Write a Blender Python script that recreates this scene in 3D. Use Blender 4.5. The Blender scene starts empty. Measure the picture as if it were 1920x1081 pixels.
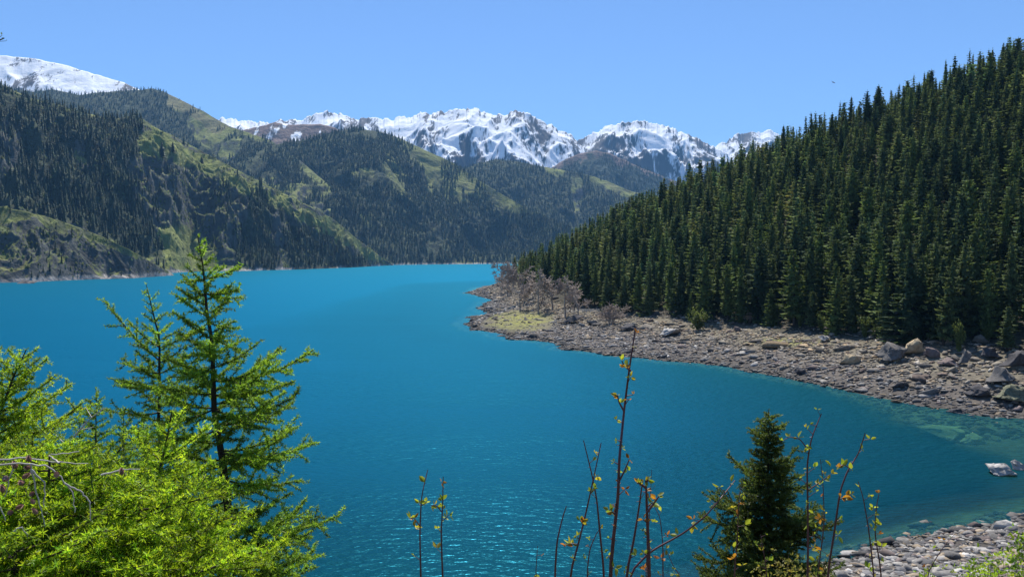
import bpy, bmesh, math, random
import numpy as np
from mathutils import Vector

# ------------------------------------------------------------------ camera, sky, sun, exposure
SC = bpy.context.scene
R = math.radians
F = 1420.0                      # focal length in pixels of the 1920 wide photograph
EYE = 30.0                      # eye height above the lake
PITCH = math.atan(60.5 / F)
CP, SP = math.cos(PITCH), math.sin(PITCH)
cam = bpy.data.cameras.new("camera")
cam_o = bpy.data.objects.new("camera", cam)
SC.collection.objects.link(cam_o)
cam.sensor_width = 36.0
cam.lens = 36.0 * F / 1920.0
cam.clip_start = 0.05
cam.clip_end = 40000
cam_o.location = (0, 0, EYE)
cam_o.rotation_euler = (math.pi / 2 - PITCH, 0, 0)
SC.camera = cam_o

SUN_EL, SUN_AZ = R(57), R(-2)
SUN_POWER, SKY_POWER, EXPOSURE = 4.9, 0.119, 0.58
HAZE_DENSITY = 0.000046
world = bpy.data.worlds.new("World")
SC.world = world
world.use_nodes = True
wn = world.node_tree
wn.nodes.clear()
sky = wn.nodes.new("ShaderNodeTexSky")
sky.sky_type = 'NISHITA'
sky.sun_disc = False
sky.sun_elevation = SUN_EL
sky.sun_rotation = SUN_AZ
sky.altitude = 2600
sky.air_density = 1.0
sky.dust_density = 0.0
sky.ozone_density = 7.5
bg = wn.nodes.new("ShaderNodeBackground")
bg.inputs[1].default_value = SKY_POWER
wo = wn.nodes.new("ShaderNodeOutputWorld")
wn.links.new(sky.outputs[0], bg.inputs[0])
wn.links.new(bg.outputs[0], wo.inputs[0])

sun = bpy.data.lights.new("sun", 'SUN')
sun.energy = SUN_POWER
sun.angle = R(0.53)
sun.color = (1.0, 0.955, 0.88)
sun_o = bpy.data.objects.new("sun", sun)
SC.collection.objects.link(sun_o)
SUN_DIR = Vector((math.sin(SUN_AZ) * math.cos(SUN_EL), math.cos(SUN_AZ) * math.cos(SUN_EL), math.sin(SUN_EL)))
sun_o.rotation_euler = SUN_DIR.to_track_quat('Z', 'Y').to_euler()
sun_o.location = (0, 0, 200)

SC.view_settings.view_transform = 'Standard'
SC.view_settings.look = 'None'
SC.view_settings.exposure = EXPOSURE
SC.view_settings.gamma = 1.0
cy = SC.cycles
cy.use_denoising = True
cy.max_bounces = 6
cy.diffuse_bounces = 2
cy.glossy_bounces = 2
cy.transmission_bounces = 3
cy.transparent_max_bounces = 6
cy.volume_bounces = 0
cy.caustics_reflective = False
cy.caustics_refractive = False
cy.sample_clamp_indirect = 4.0

# ------------------------------------------------------------------ helpers
rng = np.random.default_rng(7)
random.seed(7)
COL = SC.collection


def px2w(px, py, D):
    """the point at forward distance D that the eye sees at photo pixel (px, py)"""
    v = -(py - 540.5) / F
    dy = CP + v * SP
    t = D / dy
    return np.array([(px - 960) / F * t, D, EYE + (-SP + v * CP) * t])


def water_D(py):
    v = -(py - 540.5) / F
    return -EYE / (-SP + v * CP) * (CP + v * SP)


def w2px(P):
    x, y, z = P[..., 0], P[..., 1], P[..., 2] - EYE
    dep = np.maximum(y * CP - z * SP, 0.01)
    up = y * SP + z * CP
    return 960 + F * x / dep, 540.5 - F * up / dep


def _hash(ix, iy, seed):
    h = (ix.astype(np.int64) * 374761393 + iy.astype(np.int64) * 668265263 + seed * 1274126177) & 0xFFFFFFFF
    h = ((h ^ (h >> 13)) * 1274126177) & 0xFFFFFFFF
    return ((h ^ (h >> 16)) & 0xFFFF) / 65536.0 * 2 * np.pi


def perlin(x, y, seed=0):
    x = np.asarray(x, float)
    y = np.asarray(y, float)
    ix, iy = np.floor(x), np.floor(y)
    fx, fy = x - ix, y - iy
    ux = fx * fx * fx * (fx * (fx * 6 - 15) + 10)
    uy = fy * fy * fy * (fy * (fy * 6 - 15) + 10)

    def g(dx, dy):
        a = _hash(ix + dx, iy + dy, seed)
        return np.cos(a) * (fx - dx) + np.sin(a) * (fy - dy)
    a = g(0, 0) * (1 - ux) + g(1, 0) * ux
    b = g(0, 1) * (1 - ux) + g(1, 1) * ux
    return (a * (1 - uy) + b * uy) * 1.5


def fbm(x, y, seed=0, octv=4, gain=0.5):
    s, a, t = 0, 1.0, 0
    for o in range(octv):
        s = s + a * perlin(x * 2 ** o, y * 2 ** o, seed + o * 17)
        t += a
        a *= gain
    return s / t


def ridged(x, y, seed=0, octv=4, gain=0.5):
    s, a, t = 0, 1.0, 0
    for o in range(octv):
        s = s + a * (1 - np.abs(perlin(x * 2 ** o, y * 2 ** o, seed + o * 31)) * 1.6)
        t += a
        a *= gain
    return s / t


def in_poly(x, y, poly):
    r = np.zeros(np.shape(x), bool)
    n = len(poly)
    for i in range(n):
        x0, y0 = poly[i]
        x1, y1 = poly[(i + 1) % n]
        if y0 == y1:
            continue
        c = ((y0 > y) != (y1 > y)) & (x < (x1 - x0) * (y - y0) / (y1 - y0) + x0)
        r ^= c
    return r


def sstep(a, b, x):
    t = np.clip((x - a) / (b - a), 0, 1)
    return t * t * (3 - 2 * t)


def mixc(c0, c1, f):
    return np.asarray(c0) * (1 - f[..., None]) + np.asarray(c1) * f[..., None]


def build_mesh(name, V, faces, col=None, smooth=False, attrs=None):
    """faces: list of int arrays (M,k)"""
    me = bpy.data.meshes.new(name)
    V = np.asarray(V, np.float32).reshape(-1, 3)
    me.vertices.add(len(V))
    me.vertices.foreach_set("co", V.ravel())
    faces = [np.asarray(f, np.int32) for f in faces if len(f)]
    nl = sum(f.size for f in faces)
    npoly = sum(len(f) for f in faces)
    me.loops.add(nl)
    me.polygons.add(npoly)
    me.loops.foreach_set("vertex_index", np.concatenate([f.ravel() for f in faces]))
    st, o = [], 0
    for f in faces:
        k = f.shape[1]
        st.append(o + np.arange(len(f), dtype=np.int32) * k)
        o += f.size
    me.polygons.foreach_set("loop_start", np.concatenate(st))
    me.update(calc_edges=True)
    me.validate()
    if smooth:
        me.polygons.foreach_set("use_smooth", np.ones(len(me.polygons), bool))
    if col is not None:
        a = me.attributes.new("tint", 'FLOAT_COLOR', 'POINT')
        c = np.ones((len(V), 4), np.float32)
        c[:, :3] = np.asarray(col).reshape(-1, 3)
        a.data.foreach_set("color", c.ravel())
    for k, val in (attrs or {}).items():
        a = me.attributes.new(k, 'FLOAT', 'POINT')
        a.data.foreach_set("value", np.asarray(val, np.float32).ravel())
    return me


def link(name, me, mat, parent=None, label=None, cat=None, group=None, kind=None):
    o = bpy.data.objects.new(name, me)
    COL.objects.link(o)
    if mat is not None and me is not None:
        if me.materials:
            pass
        else:
            me.materials.append(mat)
    if parent is not None:
        o.parent = parent
    for k, v in (("label", label), ("category", cat), ("group", group), ("kind", kind)):
        if v:
            o[k] = v
    return o


def thing(name, label, cat, loc, group=None):
    o = bpy.data.objects.new(name, None)
    COL.objects.link(o)
    o.empty_display_size = 0.2
    o.location = loc
    o["label"] = label
    o["category"] = cat
    if group:
        o["group"] = group
    return o


class MB:
    """collects pieces of one mesh"""

    def __init__(self):
        self.V, self.F, self.C, self.n = [], {3: [], 4: []}, [], 0

    def add(self, V, faces, col=None):
        V = np.asarray(V, float).reshape(-1, 3)
        for f in (faces if isinstance(faces, list) else [faces]):
            f = np.asarray(f)
            if len(f):
                self.F[f.shape[1]].append(f + self.n)
        self.V.append(V)
        if col is None:
            col = (1, 1, 1)
        c = np.asarray(col, float)
        self.C.append(np.broadcast_to(c, (len(V), 3)) if c.ndim == 1 else c)
        self.n += len(V)

    def mesh(self, name, smooth=False):
        fs = [np.concatenate(f) for f in self.F.values() if f]
        return build_mesh(name, np.concatenate(self.V), fs, np.concatenate(self.C), smooth)

    def tube(self, pts, rad, k=5, col=None):
        pts = np.asarray(pts, float)
        n = len(pts)
        rad = np.broadcast_to(np.asarray(rad, float), (n,))
        tan = np.gradient(pts, axis=0)
        tan /= np.linalg.norm(tan, axis=1)[:, None] + 1e-9
        ref = np.array([0.31, 0.2, 0.93]) if abs(tan[0][2]) < 0.8 else np.array([0.93, 0.3, 0.1])
        s = np.cross(tan, ref)
        s /= np.linalg.norm(s, axis=1)[:, None] + 1e-9
        t = np.cross(tan, s)
        a = np.arange(k) * 2 * np.pi / k
        V = pts[:, None] + rad[:, None, None] * (np.cos(a)[None, :, None] * s[:, None] + np.sin(a)[None, :, None] * t[:, None])
        i = np.arange(n - 1)[:, None] * k
        j = np.arange(k)[None]
        j2 = (j + 1) % k
        fq = np.stack([i + j, i + j2, i + k + j2, i + k + j], -1).reshape(-1, 4)
        self.add(V, fq, col)


def blades(c, axis, k, length, width, spread, g, bias=0.6):
    """k thin triangles springing from every point of c: needles or narrow leaves"""
    n = len(c)
    d = g.normal(size=(n, k, 3)) * spread + axis[:, None] * bias
    d /= np.linalg.norm(d, axis=2)[..., None] + 1e-9
    s = np.cross(d, g.normal(size=(n, k, 3)))
    s /= np.linalg.norm(s, axis=2)[..., None] + 1e-9
    L = (length * g.uniform(0.7, 1.25, (n, k)))[..., None]
    w = width
    b = c[:, None] + d * L * 0.05
    m = c[:, None] + d * L * 0.6
    V = np.stack([b - s * w * .5, b + s * w * .5, m + s * w * .5, c[:, None] + d * L, m - s * w * .5], 2)
    idx = np.arange(n * k)[:, None] * 5
    q = idx + np.array([[0, 1, 2, 4]])
    t = idx + np.array([[4, 2, 3]])
    return V.reshape(-1, 3), [q, t]


def merge(templates, pos, scl, rot, tint, which, lean=None):
    """many copies of small templates gathered in one mesh"""
    Vs, F3, F4, Cs, n = [], [], [], [], 0
    for i, (tv, tf, tc) in enumerate(templates):
        m = np.where(which == i)[0]
        if not len(m):
            continue
        c, s = np.cos(rot[m])[:, None], np.sin(rot[m])[:, None]
        x = tv[None, :, 0] * c - tv[None, :, 1] * s
        y = tv[None, :, 0] * s + tv[None, :, 1] * c
        z = np.broadcast_to(tv[None, :, 2], x.shape)
        V = np.stack([x, y, z], -1) * scl[m][:, None]
        if lean is not None:
            V[..., 0] += V[..., 2] * lean[m][:, None, 0]
            V[..., 1] += V[..., 2] * lean[m][:, None, 1]
        V = V + pos[m][:, None]
        Vs.append(V.reshape(-1, 3))
        Cs.append((tc[None] * tint[m][:, None]).reshape(-1, 3))
        off = n + np.arange(len(m))[:, None, None] * len(tv)
        for f in tf:
            (F3 if f.shape[1] == 3 else F4).append((f[None] + off).reshape(-1, f.shape[1]))
        n += len(m) * len(tv)
    fs = [np.concatenate(f) for f in (F3, F4) if f]
    return np.concatenate(Vs), fs, np.concatenate(Cs)


# ------------------------------------------------------------------ materials
def new_mat(name):
    m = bpy.data.materials.new(name)
    m.use_nodes = True
    nt = m.node_tree
    nt.nodes.clear()
    out = nt.nodes.new("ShaderNodeOutputMaterial")
    return m, nt, out


def N(nt, t, **kw):
    n = nt.nodes.new(t)
    for k, v in kw.items():
        if k.startswith("i_"):
            key = k[2:]
            key = int(key) if key.isdigit() else key.replace("_", " ")
            n.inputs[key].default_value = v
        else:
            setattr(n, k, v)
    return n


def tinted(nt, amount=0.35, scale=1.0, detail=4, base=None):
    """colour: the tint attribute (or one colour) mottled by object-space noise"""
    at = N(nt, "ShaderNodeAttribute", attribute_name="tint")
    geo = N(nt, "ShaderNodeNewGeometry")
    no = N(nt, "ShaderNodeTexNoise", i_Scale=scale, i_Detail=detail, i_Roughness=0.62)
    nt.links.new(geo.outputs["Position"], no.inputs["Vector"])
    mr = N(nt, "ShaderNodeMapRange")
    mr.inputs["From Min"].default_value = 0.3
    mr.inputs["From Max"].default_value = 0.7
    mr.inputs["To Min"].default_value = 1 - amount
    mr.inputs["To Max"].default_value = 1 + amount
    nt.links.new(no.outputs["Fac"], mr.inputs["Value"])
    mx = N(nt, "ShaderNodeMix", data_type='RGBA', blend_type='MULTIPLY')
    mx.inputs[0].default_value = 1.0
    nt.links.new(at.outputs["Color"], mx.inputs[6])
    if base is not None:
        m2 = N(nt, "ShaderNodeMix", data_type='RGBA', blend_type='MULTIPLY')
        m2.inputs[0].default_value = 1.0
        nt.links.new(at.outputs["Color"], m2.inputs[6])
        m2.inputs[7].default_value = (*base, 1)
        nt.links.new(m2.outputs[2], mx.inputs[6])
    nt.links.new(mr.outputs[0], mx.inputs[7])
    return mx.outputs[2], no, geo


def ground_mat(name, scale, amount, rough=0.95, bump=0.0, bump_dist=1.0, spec=0.2, base=None):
    m, nt, out = new_mat(name)
    c, no, geo = tinted(nt, amount, scale, 8, base)
    b = N(nt, "ShaderNodeBsdfPrincipled", i_Roughness=rough)
    b.inputs["Specular IOR Level"].default_value = spec
    nt.links.new(c, b.inputs["Base Color"])
    if bump:
        bp = N(nt, "ShaderNodeBump", i_Strength=bump, i_Distance=bump_dist)
        nt.links.new(no.outputs["Fac"], bp.inputs["Height"])
        nt.links.new(bp.outputs[0], b.inputs["Normal"])
    nt.links.new(b.outputs[0], out.inputs[0])
    return m


def leaf_mat(name, col, trans, tfac=0.45, rough=0.5, scale=3.0, amount=0.3, spec=0.3):
    """thin foliage: light is reflected from one side and shines through to the other"""
    m, nt, out = new_mat(name)
    c, no, geo = tinted(nt, amount, scale, 3, col)
    b = N(nt, "ShaderNodeBsdfPrincipled", i_Roughness=rough)
    b.inputs["Specular IOR Level"].default_value = spec
    nt.links.new(c, b.inputs["Base Color"])
    c2, _, _ = tinted(nt, amount, scale, 3, trans)
    tr = N(nt, "ShaderNodeBsdfTranslucent")
    nt.links.new(c2, tr.inputs[0])
    ms = N(nt, "ShaderNodeMixShader", i_0=tfac)
    nt.links.new(b.outputs[0], ms.inputs[1])
    nt.links.new(tr.outputs[0], ms.inputs[2])
    nt.links.new(ms.outputs[0], out.inputs[0])
    return m


M_HILL = ground_mat("hillside", 0.06, 0.45, bump=0.9, bump_dist=9.0)
M_FARHILL = ground_mat("far_hillside", 0.02, 0.4, bump=0.9, bump_dist=24.0)
M_SNOWMT = ground_mat("snow_mountain", 0.008, 0.12, rough=0.8, bump=0.3, bump_dist=45.0)
M_SHORE = ground_mat("shore_ground", 0.9, 0.5, bump=0.8, bump_dist=0.5)
M_ROCK = ground_mat("rock", 1.6, 0.35, rough=0.9, bump=0.5, bump_dist=0.25)
M_BARK = ground_mat("bark", 14.0, 0.4, rough=0.95, bump=0.6, bump_dist=0.02, base=(0.055, 0.042, 0.032))
M_TRUNK = ground_mat("spruce_bark", 1.5, 0.3, rough=0.95, base=(0.07, 0.055, 0.045))
M_GREYWOOD = ground_mat("bare_wood", 1.5, 0.25, rough=0.9, base=(0.35, 0.29, 0.245))
M_DEADWOOD = ground_mat("dead_wood", 9.0, 0.25, rough=0.85, base=(0.55, 0.50, 0.45))
M_TWIG = ground_mat("red_brown_twig", 30.0, 0.35, rough=0.45, spec=0.5, base=(0.11, 0.036, 0.035))
M_CONE = ground_mat("cone", 40.0, 0.3, rough=0.8, base=(0.36, 0.22, 0.17))
M_FENCE = ground_mat("pale_timber", 1.0, 0.1, rough=0.7, base=(0.62, 0.60, 0.56))
M_SPRUCE = leaf_mat("spruce_needles", (0.108, 0.140, 0.060), (0.17, 0.22, 0.06), 0.30, 0.8, 0.4, 0.35, 0.08)
M_FARTREE = leaf_mat("far_spruce_needles", (0.030, 0.048, 0.024), (0.05, 0.07, 0.02), 0.2, 0.7, 0.05, 0.3)
M_SCRUB = leaf_mat("hillside_scrub", (0.075, 0.098, 0.036), (0.12, 0.15, 0.04), 0.25, 0.8, 0.05, 0.35, 0.05)
M_FGSPRUCE = leaf_mat("near_spruce_needles", (0.082, 0.120, 0.032), (0.20, 0.27, 0.04), 0.4, 0.5, 5.0, 0.3)
M_LARCH = leaf_mat("larch_needles", (0.125, 0.225, 0.03), (0.36, 0.58, 0.04), 0.48, 0.5, 4.0, 0.3)
M_LARCHNEAR = leaf_mat("young_larch_needles", (0.20, 0.32, 0.022), (0.52, 0.72, 0.028), 0.5, 0.5, 6.0, 0.3)
M_LEAF = leaf_mat("young_leaves", (0.22, 0.25, 0.035), (0.50, 0.55, 0.04), 0.45, 0.45, 25.0, 0.35)
M_SHRUB = leaf_mat("shrub_leaves", (0.105, 0.135, 0.035), (0.20, 0.25, 0.05), 0.35, 0.5, 3.0, 0.35)
# ------------------------------------------------------------------ terrain of the near shore and the wooded hill
WATERLINE = [(872, 549), (896, 556), (930, 563), (905, 580), (880, 595), (869, 607), (885, 619), (950, 637), (1050, 655), (1130, 666),
             (1250, 677), (1400, 697), (1500, 714), (1600, 736), (1700, 755), (1800, 770), (1920, 784)]
NEAR_WATERLINE = [(1920, 966), (1800, 985), (1700, 1004), (1600, 1034), (1550, 1050)]
ctrl = []
for a in WATERLINE + NEAR_WATERLINE:
    D = water_D(a[1])
    ctrl.append((*px2w(a[0], a[1], D)[:2], 0.0))
ctrl += [(101, 134, 0), (106, 122, 0), (100, 111, 0), (82, 99, 0), (12, 66, 0), (-20, 62, 0), (-60, 57, 0), (-130, 45, 0)]
ctrl += [(-30, 760, 0), (20, 900, 0)]
# under water
for a in [(1766, 797), (1700, 790), (1826, 812), (1800, 830), (1900, 830)]:
    q = px2w(a[0], a[1], water_D(a[1]))
    ctrl.append((q[0], q[1], -1.7))
ctrl += [(-70, 650, -12), (-45, 540, -7), (-26, 560, -3), (-55, 400, -12), (-42, 330, -10), (-34, 290, -12), (-4, 255, -10), (20, 225, -8),
         (45, 195, -8), (60, 170, -7), (62, 152, -6), (88, 122, -1.6), (84, 112, -1.0), (70, 110, -4), (60, 120, -8),
         (45, 98, -4.5), (25, 90, -7), (0, 85, -12), (-40, 85, -15), (-100, 80, -12), (0, 150, -14), (-60, 200, -20), (-90, 820, -14),
         (-120, 500, -20), (30, 130, -12), (-130, 130, -20), (-130, 300, -22), (-20, 900, -14)]
HILLP = [(960, 600, 330), (960, 575, 400), (960, 550, 480), (960, 532, 580), (915, 600, 325), (910, 541, 620), (925, 588, 385),
         (1060, 620, 285), (1060, 592, 330), (1060, 574, 360), (1200, 640, 245), (1200, 610, 275), (1200, 592, 300),
         (1400, 660, 212), (1400, 632, 230), (1400, 612, 250), (1600, 690, 180), (1600, 660, 192), (1600, 636, 205),
         (1800, 720, 156), (1800, 690, 164), (1800, 655, 175), (1920, 742, 148), (1920, 702, 155), (1920, 672, 165)]
CREST = [(2500, -20, 430), (2200, 60, 430), (1920, 128, 430), (1800, 172, 440), (1700, 207, 450), (1600, 247, 470), (1500, 292, 500),
         (1400, 334, 530), (1300, 376, 560), (1200, 416, 590), (1100, 462, 620), (1020, 500, 645), (960, 522, 665)]
for a in HILLP + CREST:
    ctrl.append(tuple(px2w(*a)))
for a in CREST:                                   # the far side of the crest
    p = px2w(*a)
    ctrl.append((p[0] * 1.25, p[1] * 1.3, max(p[2] - 45, -8)))
ctrl += [(150, 130, 14), (180, 90, 20), (260, 150, 50), (120, 60, 14), (400, 250, 120), (400, 60, 60)]
# the bank the camera stands on
ctrl += [(0, 0, 28.4), (-12, 0, 28.6), (12, 0, 28.4), (40, 0, 27), (-40, 0, 29), (0, -30, 34), (0, 2.5, 27.5), (0, 5, 25.8), (0, 9, 23.7),
         (-6, 5, 25.6), (-8, 9, 23.6), (7, 5, 25.6), (8, 9, 23.4), (0, 14, 21.2), (9, 14, 21.0), (-9, 14, 21.2), (-40, 14, 22), (45, 14, 19),
         (0, 30, 13.5), (-40, 30, 13.5), (0, 48, 6), (-40, 45, 6), (20, 30, 12.5), (20, 55, 4.0), (38, 60, 3.4), (52, 70, 2.1), (62, 80, 1.3),
         (80, 80, 4.5), (60, 55, 7), (60, 35, 13), (100, 30, 20), (120, -30, 34), (-120, -30, 34), (-120, 20, 18)]
ctrl = np.array(ctrl, float)


def _rbf():
    P = ctrl[:, :2]
    d = np.linalg.norm(P[:, None] - P[None], axis=2)
    n = len(P)
    A = np.zeros((n + 3, n + 3))
    A[:n, :n] = d
    A[:n, n] = 1
    A[:n, n + 1:] = P
    A[n:, :n] = A[:n, n:].T
    w = np.linalg.solve(A, np.concatenate([ctrl[:, 2], np.zeros(3)]))
    return P, w


RBF_P, RBF_W = _rbf()


def ground_raw(x, y):
    x = np.asarray(x, float)
    y = np.asarray(y, float)
    shp = x.shape
    x, y = x.ravel(), y.ravel()
    z = np.empty(len(x))
    n = len(RBF_P)
    for i in range(0, len(x), 20000):
        s = slice(i, i + 20000)
        d = np.hypot(x[s, None] - RBF_P[None, :, 0], y[s, None] - RBF_P[None, :, 1])
        z[s] = d @ RBF_W[:n] + RBF_W[n] + RBF_W[n + 1] * x[s] + RBF_W[n + 2] * y[s]
    return z.reshape(shp)


def ground(x, y):
    z = ground_raw(x, y)
    far = sstep(20, 60, np.hypot(x, y))
    n = fbm(np.asarray(x) / 9, np.asarray(y) / 9, 3, 4) * 0.55 + fbm(np.asarray(x) / 30, np.asarray(y) / 30, 5, 3) * (0.5 + 2.5 * sstep(8, 30, z))
    return z + n * (0.25 + 0.75 * far)


gx = np.arange(-140, 440.1, 2.0)
gy = np.concatenate([np.arange(-30, 320, 1.6), np.arange(320, 960.1, 3.0)])
GX, GY = np.meshgrid(gx, gy)
GZ = ground(GX, GY)


def grid_faces(nr, nc):
    i = np.arange(nr - 1)[:, None] * nc + np.arange(nc - 1)[None]
    return np.stack([i, i + 1, i + nc + 1, i + nc], -1).reshape(-1, 4)


def forest_foot_z(px):
    return np.interp(px, [880, 960, 1020, 1060, 1200, 1400, 1600, 1800, 1920, 2200], [40, 11, 8.3, 6.3, 7.0, 7.3, 7.8, 8.6, 8.2, 9])


PX, PY = w2px(np.stack([GX, GY, GZ], -1))
n1 = fbm(GX / 14, GY / 14, 21, 4)
n2 = fbm(GX / 3.5, GY / 3.5, 22, 3)
cGRAVEL, cDARK = np.array([0.13, 0.112, 0.095]), np.array([0.06, 0.055, 0.05])
cDRY, cGRASS, cFLOOR = np.array([0.19, 0.165, 0.115]), np.array([0.24, 0.24, 0.06]), np.array([0.05, 0.045, 0.03])
c = mixc(cGRAVEL, cDRY, sstep(2.5, 5.5, GZ + n1 * 3) * 0.8)
c = mixc(c, cDARK, sstep(2.2, 0.3, GZ + n1 * 0.8) * 0.75)
grass = np.maximum(sstep(1, 0, np.hypot((PX - 975) / 80, (PY - 600) / 24) + n1 * 0.5 - 0.15),
                   0.75 * sstep(1, 0, np.hypot((PX - 1480) / 120, (PY - 640) / 11) + n1 * 0.6))
grass = np.where(GY > 120, grass, 0)
c = mixc(c, cGRASS, np.clip(grass * 1.4, 0, 1) * np.clip(.62 + n2 * 1.1 + n1 * .5, 0.05, 1))
far_hill = (GY > 120) & (GZ > 1)
c = mixc(c, cFLOOR, np.where(far_hill, sstep(-0.8, 0.6, GZ - forest_foot_z(PX) + n1 * 1.2), 0))
c = mixc(c, [0.085, 0.08, 0.04], np.where(GY < 60, sstep(2.5, 5, GZ + n1 * 2), 0))
c = mixc(c, [0.16, 0.17, 0.115], sstep(0.1, -0.8, GZ))
link("shore_terrain", build_mesh("shore_terrain", np.stack([GX, GY, GZ], -1), [grid_faces(*GX.shape)], c, True), M_SHORE, kind="structure")

# ------------------------------------------------------------------ the lake
wx = np.unique(np.concatenate([np.linspace(-4200, -150, 40), np.arange(-150, 200.1, 2.5), np.linspace(200, 4200, 30)]))
wy = np.unique(np.concatenate([np.array([-60, 0, 30]), np.arange(40, 330, 2.5), np.arange(330, 760, 5), np.linspace(760, 4800, 60)]))
WX, WY = np.meshgrid(wx, wy)
inside = (WX > -139) & (WX < 439) & (WY > -29) & (WY < 950)
depth = np.full(WX.shape, 25.0)
depth[inside] = -ground(WX[inside], WY[inside])
edge = np.clip((WX + 139) / 30, 0, 1)
depth = np.where(inside, depth * edge + 25 * (1 - edge), 25.0)


def water_material():
    m, nt, out = new_mat("lake_water")
    L = nt.links.new
    geo = N(nt, "ShaderNodeNewGeometry")
    at = N(nt, "ShaderNodeAttribute", attribute_name="depth")
    # ripples: two wave trains and a fine chop, calmer in wind streaks
    mp = N(nt, "ShaderNodeMapping")
    mp.inputs["Rotation"].default_value = (0, 0, R(28))
    mp.inputs["Scale"].default_value = (0.55, 1.25, 1)
    L(geo.outputs["Position"], mp.inputs[0])
    n1 = N(nt, "ShaderNodeTexNoise", i_Scale=1.0, i_Detail=3.0, i_Roughness=0.55)
    L(mp.outputs[0], n1.inputs["Vector"])
    mp2 = N(nt, "ShaderNodeMapping")
    mp2.inputs["Rotation"].default_value = (0, 0, R(-20))
    mp2.inputs["Scale"].default_value = (0.08, 0.22, 1)
    L(geo.outputs["Position"], mp2.inputs[0])
    n2 = N(nt, "ShaderNodeTexNoise", i_Scale=1.0, i_Detail=2.0)
    L(mp2.outputs[0], n2.inputs["Vector"])
    mp3 = N(nt, "ShaderNodeMapping")
    mp3.inputs["Rotation"].default_value = (0, 0, R(6))
    mp3.inputs["Scale"].default_value = (0.0035, 0.022, 1)
    L(geo.outputs["Position"], mp3.inputs[0])
    n3 = N(nt, "ShaderNodeTexNoise", i_Scale=1.0, i_Detail=4.0)
    L(mp3.outputs[0], n3.inputs["Vector"])
    ad = N(nt, "ShaderNodeMath", operation='MULTIPLY_ADD')
    L(n2.outputs["Fac"], ad.inputs[0])
    ad.inputs[1].default_value = 0.9
    L(n1.outputs["Fac"], ad.inputs[2])
    st = N(nt, "ShaderNodeMapRange")
    for k, v in (("From Min", 0.34), ("From Max", 0.5), ("To Min", 0.15), ("To Max", 0.42)):
        st.inputs[k].default_value = v
    L(n3.outputs["Fac"], st.inputs["Value"])
    bp = N(nt, "ShaderNodeBump", i_Distance=0.55)
    L(ad.outputs[0], bp.inputs["Height"])
    L(st.outputs[0], bp.inputs["Strength"])
    # milky glacial water: light scattered back from below, green over the shallows; the wood's dark reflection painted into the middle depths
    dr = N(nt, "ShaderNodeValToRGB")
    e = dr.color_ramp.elements
    e[0].position, e[0].color = 0.0, (0.04, 0.085, 0.045, 1)
    e[1].position, e[1].color = 1.0, WATER_DEEP
    x = e.new(0.12)
    x.color = (0.001, 0.019, 0.016, 1)
    x = e.new(0.5)
    x.color = (0.0006, 0.015, 0.0165, 1)
    x = e.new(0.8)
    x.color = (0.0006, 0.031, 0.046, 1)
    sc = N(nt, "ShaderNodeMath", operation='MULTIPLY', i_1=1 / 22.0)
    L(at.outputs["Fac"], sc.inputs[0])
    L(sc.outputs[0], dr.inputs[0])
    df = N(nt, "ShaderNodeBsdfDiffuse")
    L(dr.outputs[0], df.inputs[0])
    tp = N(nt, "ShaderNodeBsdfTransparent")
    tp.inputs[0].default_value = (0.45, 0.72, 0.62, 1)
    op = N(nt, "ShaderNodeMapRange")
    for k, v in (("From Min", 0.0), ("From Max", 4.5), ("To Min", 0.08), ("To Max", 1.0)):
        op.inputs[k].default_value = v
    op.interpolation_type = 'SMOOTHSTEP'
    L(at.outputs["Fac"], op.inputs["Value"])
    body = N(nt, "ShaderNodeMixShader")
    L(op.outputs[0], body.inputs[0])
    L(tp.outputs[0], body.inputs[1])
    L(df.outputs[0], body.inputs[2])
    gl = N(nt, "ShaderNodeBsdfGlossy", i_Roughness=0.28)
    gl.inputs[0].default_value = (0.065, 0.56, 0.84, 1)
    L(bp.outputs[0], gl.inputs["Normal"])
    fr = N(nt, "ShaderNodeFresnel", i_IOR=1.33)
    L(bp.outputs[0], fr.inputs["Normal"])
    fm = N(nt, "ShaderNodeMath", operation='MINIMUM', i_1=WATER_GLOSS)
    L(fr.outputs[0], fm.inputs[0])
    ms = N(nt, "ShaderNodeMixShader")
    L(fm.outputs[0], ms.inputs[0])
    L(body.outputs[0], ms.inputs[1])
    L(gl.outputs[0], ms.inputs[2])
    L(ms.outputs[0], out.inputs[0])
    return m


WATER_DEEP = (0.0008, 0.053, 0.094, 1)
WATER_GLOSS = 0.34
link("lake_water", build_mesh("lake_water", np.stack([WX, WY, np.zeros_like(WX)], -1), [grid_faces(*WX.shape)], None, True, {"depth": depth}),
     water_material(), kind="structure")
gp = np.array([[-9000, -3000, -40], [9000, -3000, -40], [9000, 14000, -40], [-9000, 14000, -40]], float)
link("ground", build_mesh("ground", gp, [np.array([[0, 1, 2, 3]])], [[0.06, 0.07, 0.04]] * 4), M_FARHILL, kind="structure")


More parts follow.
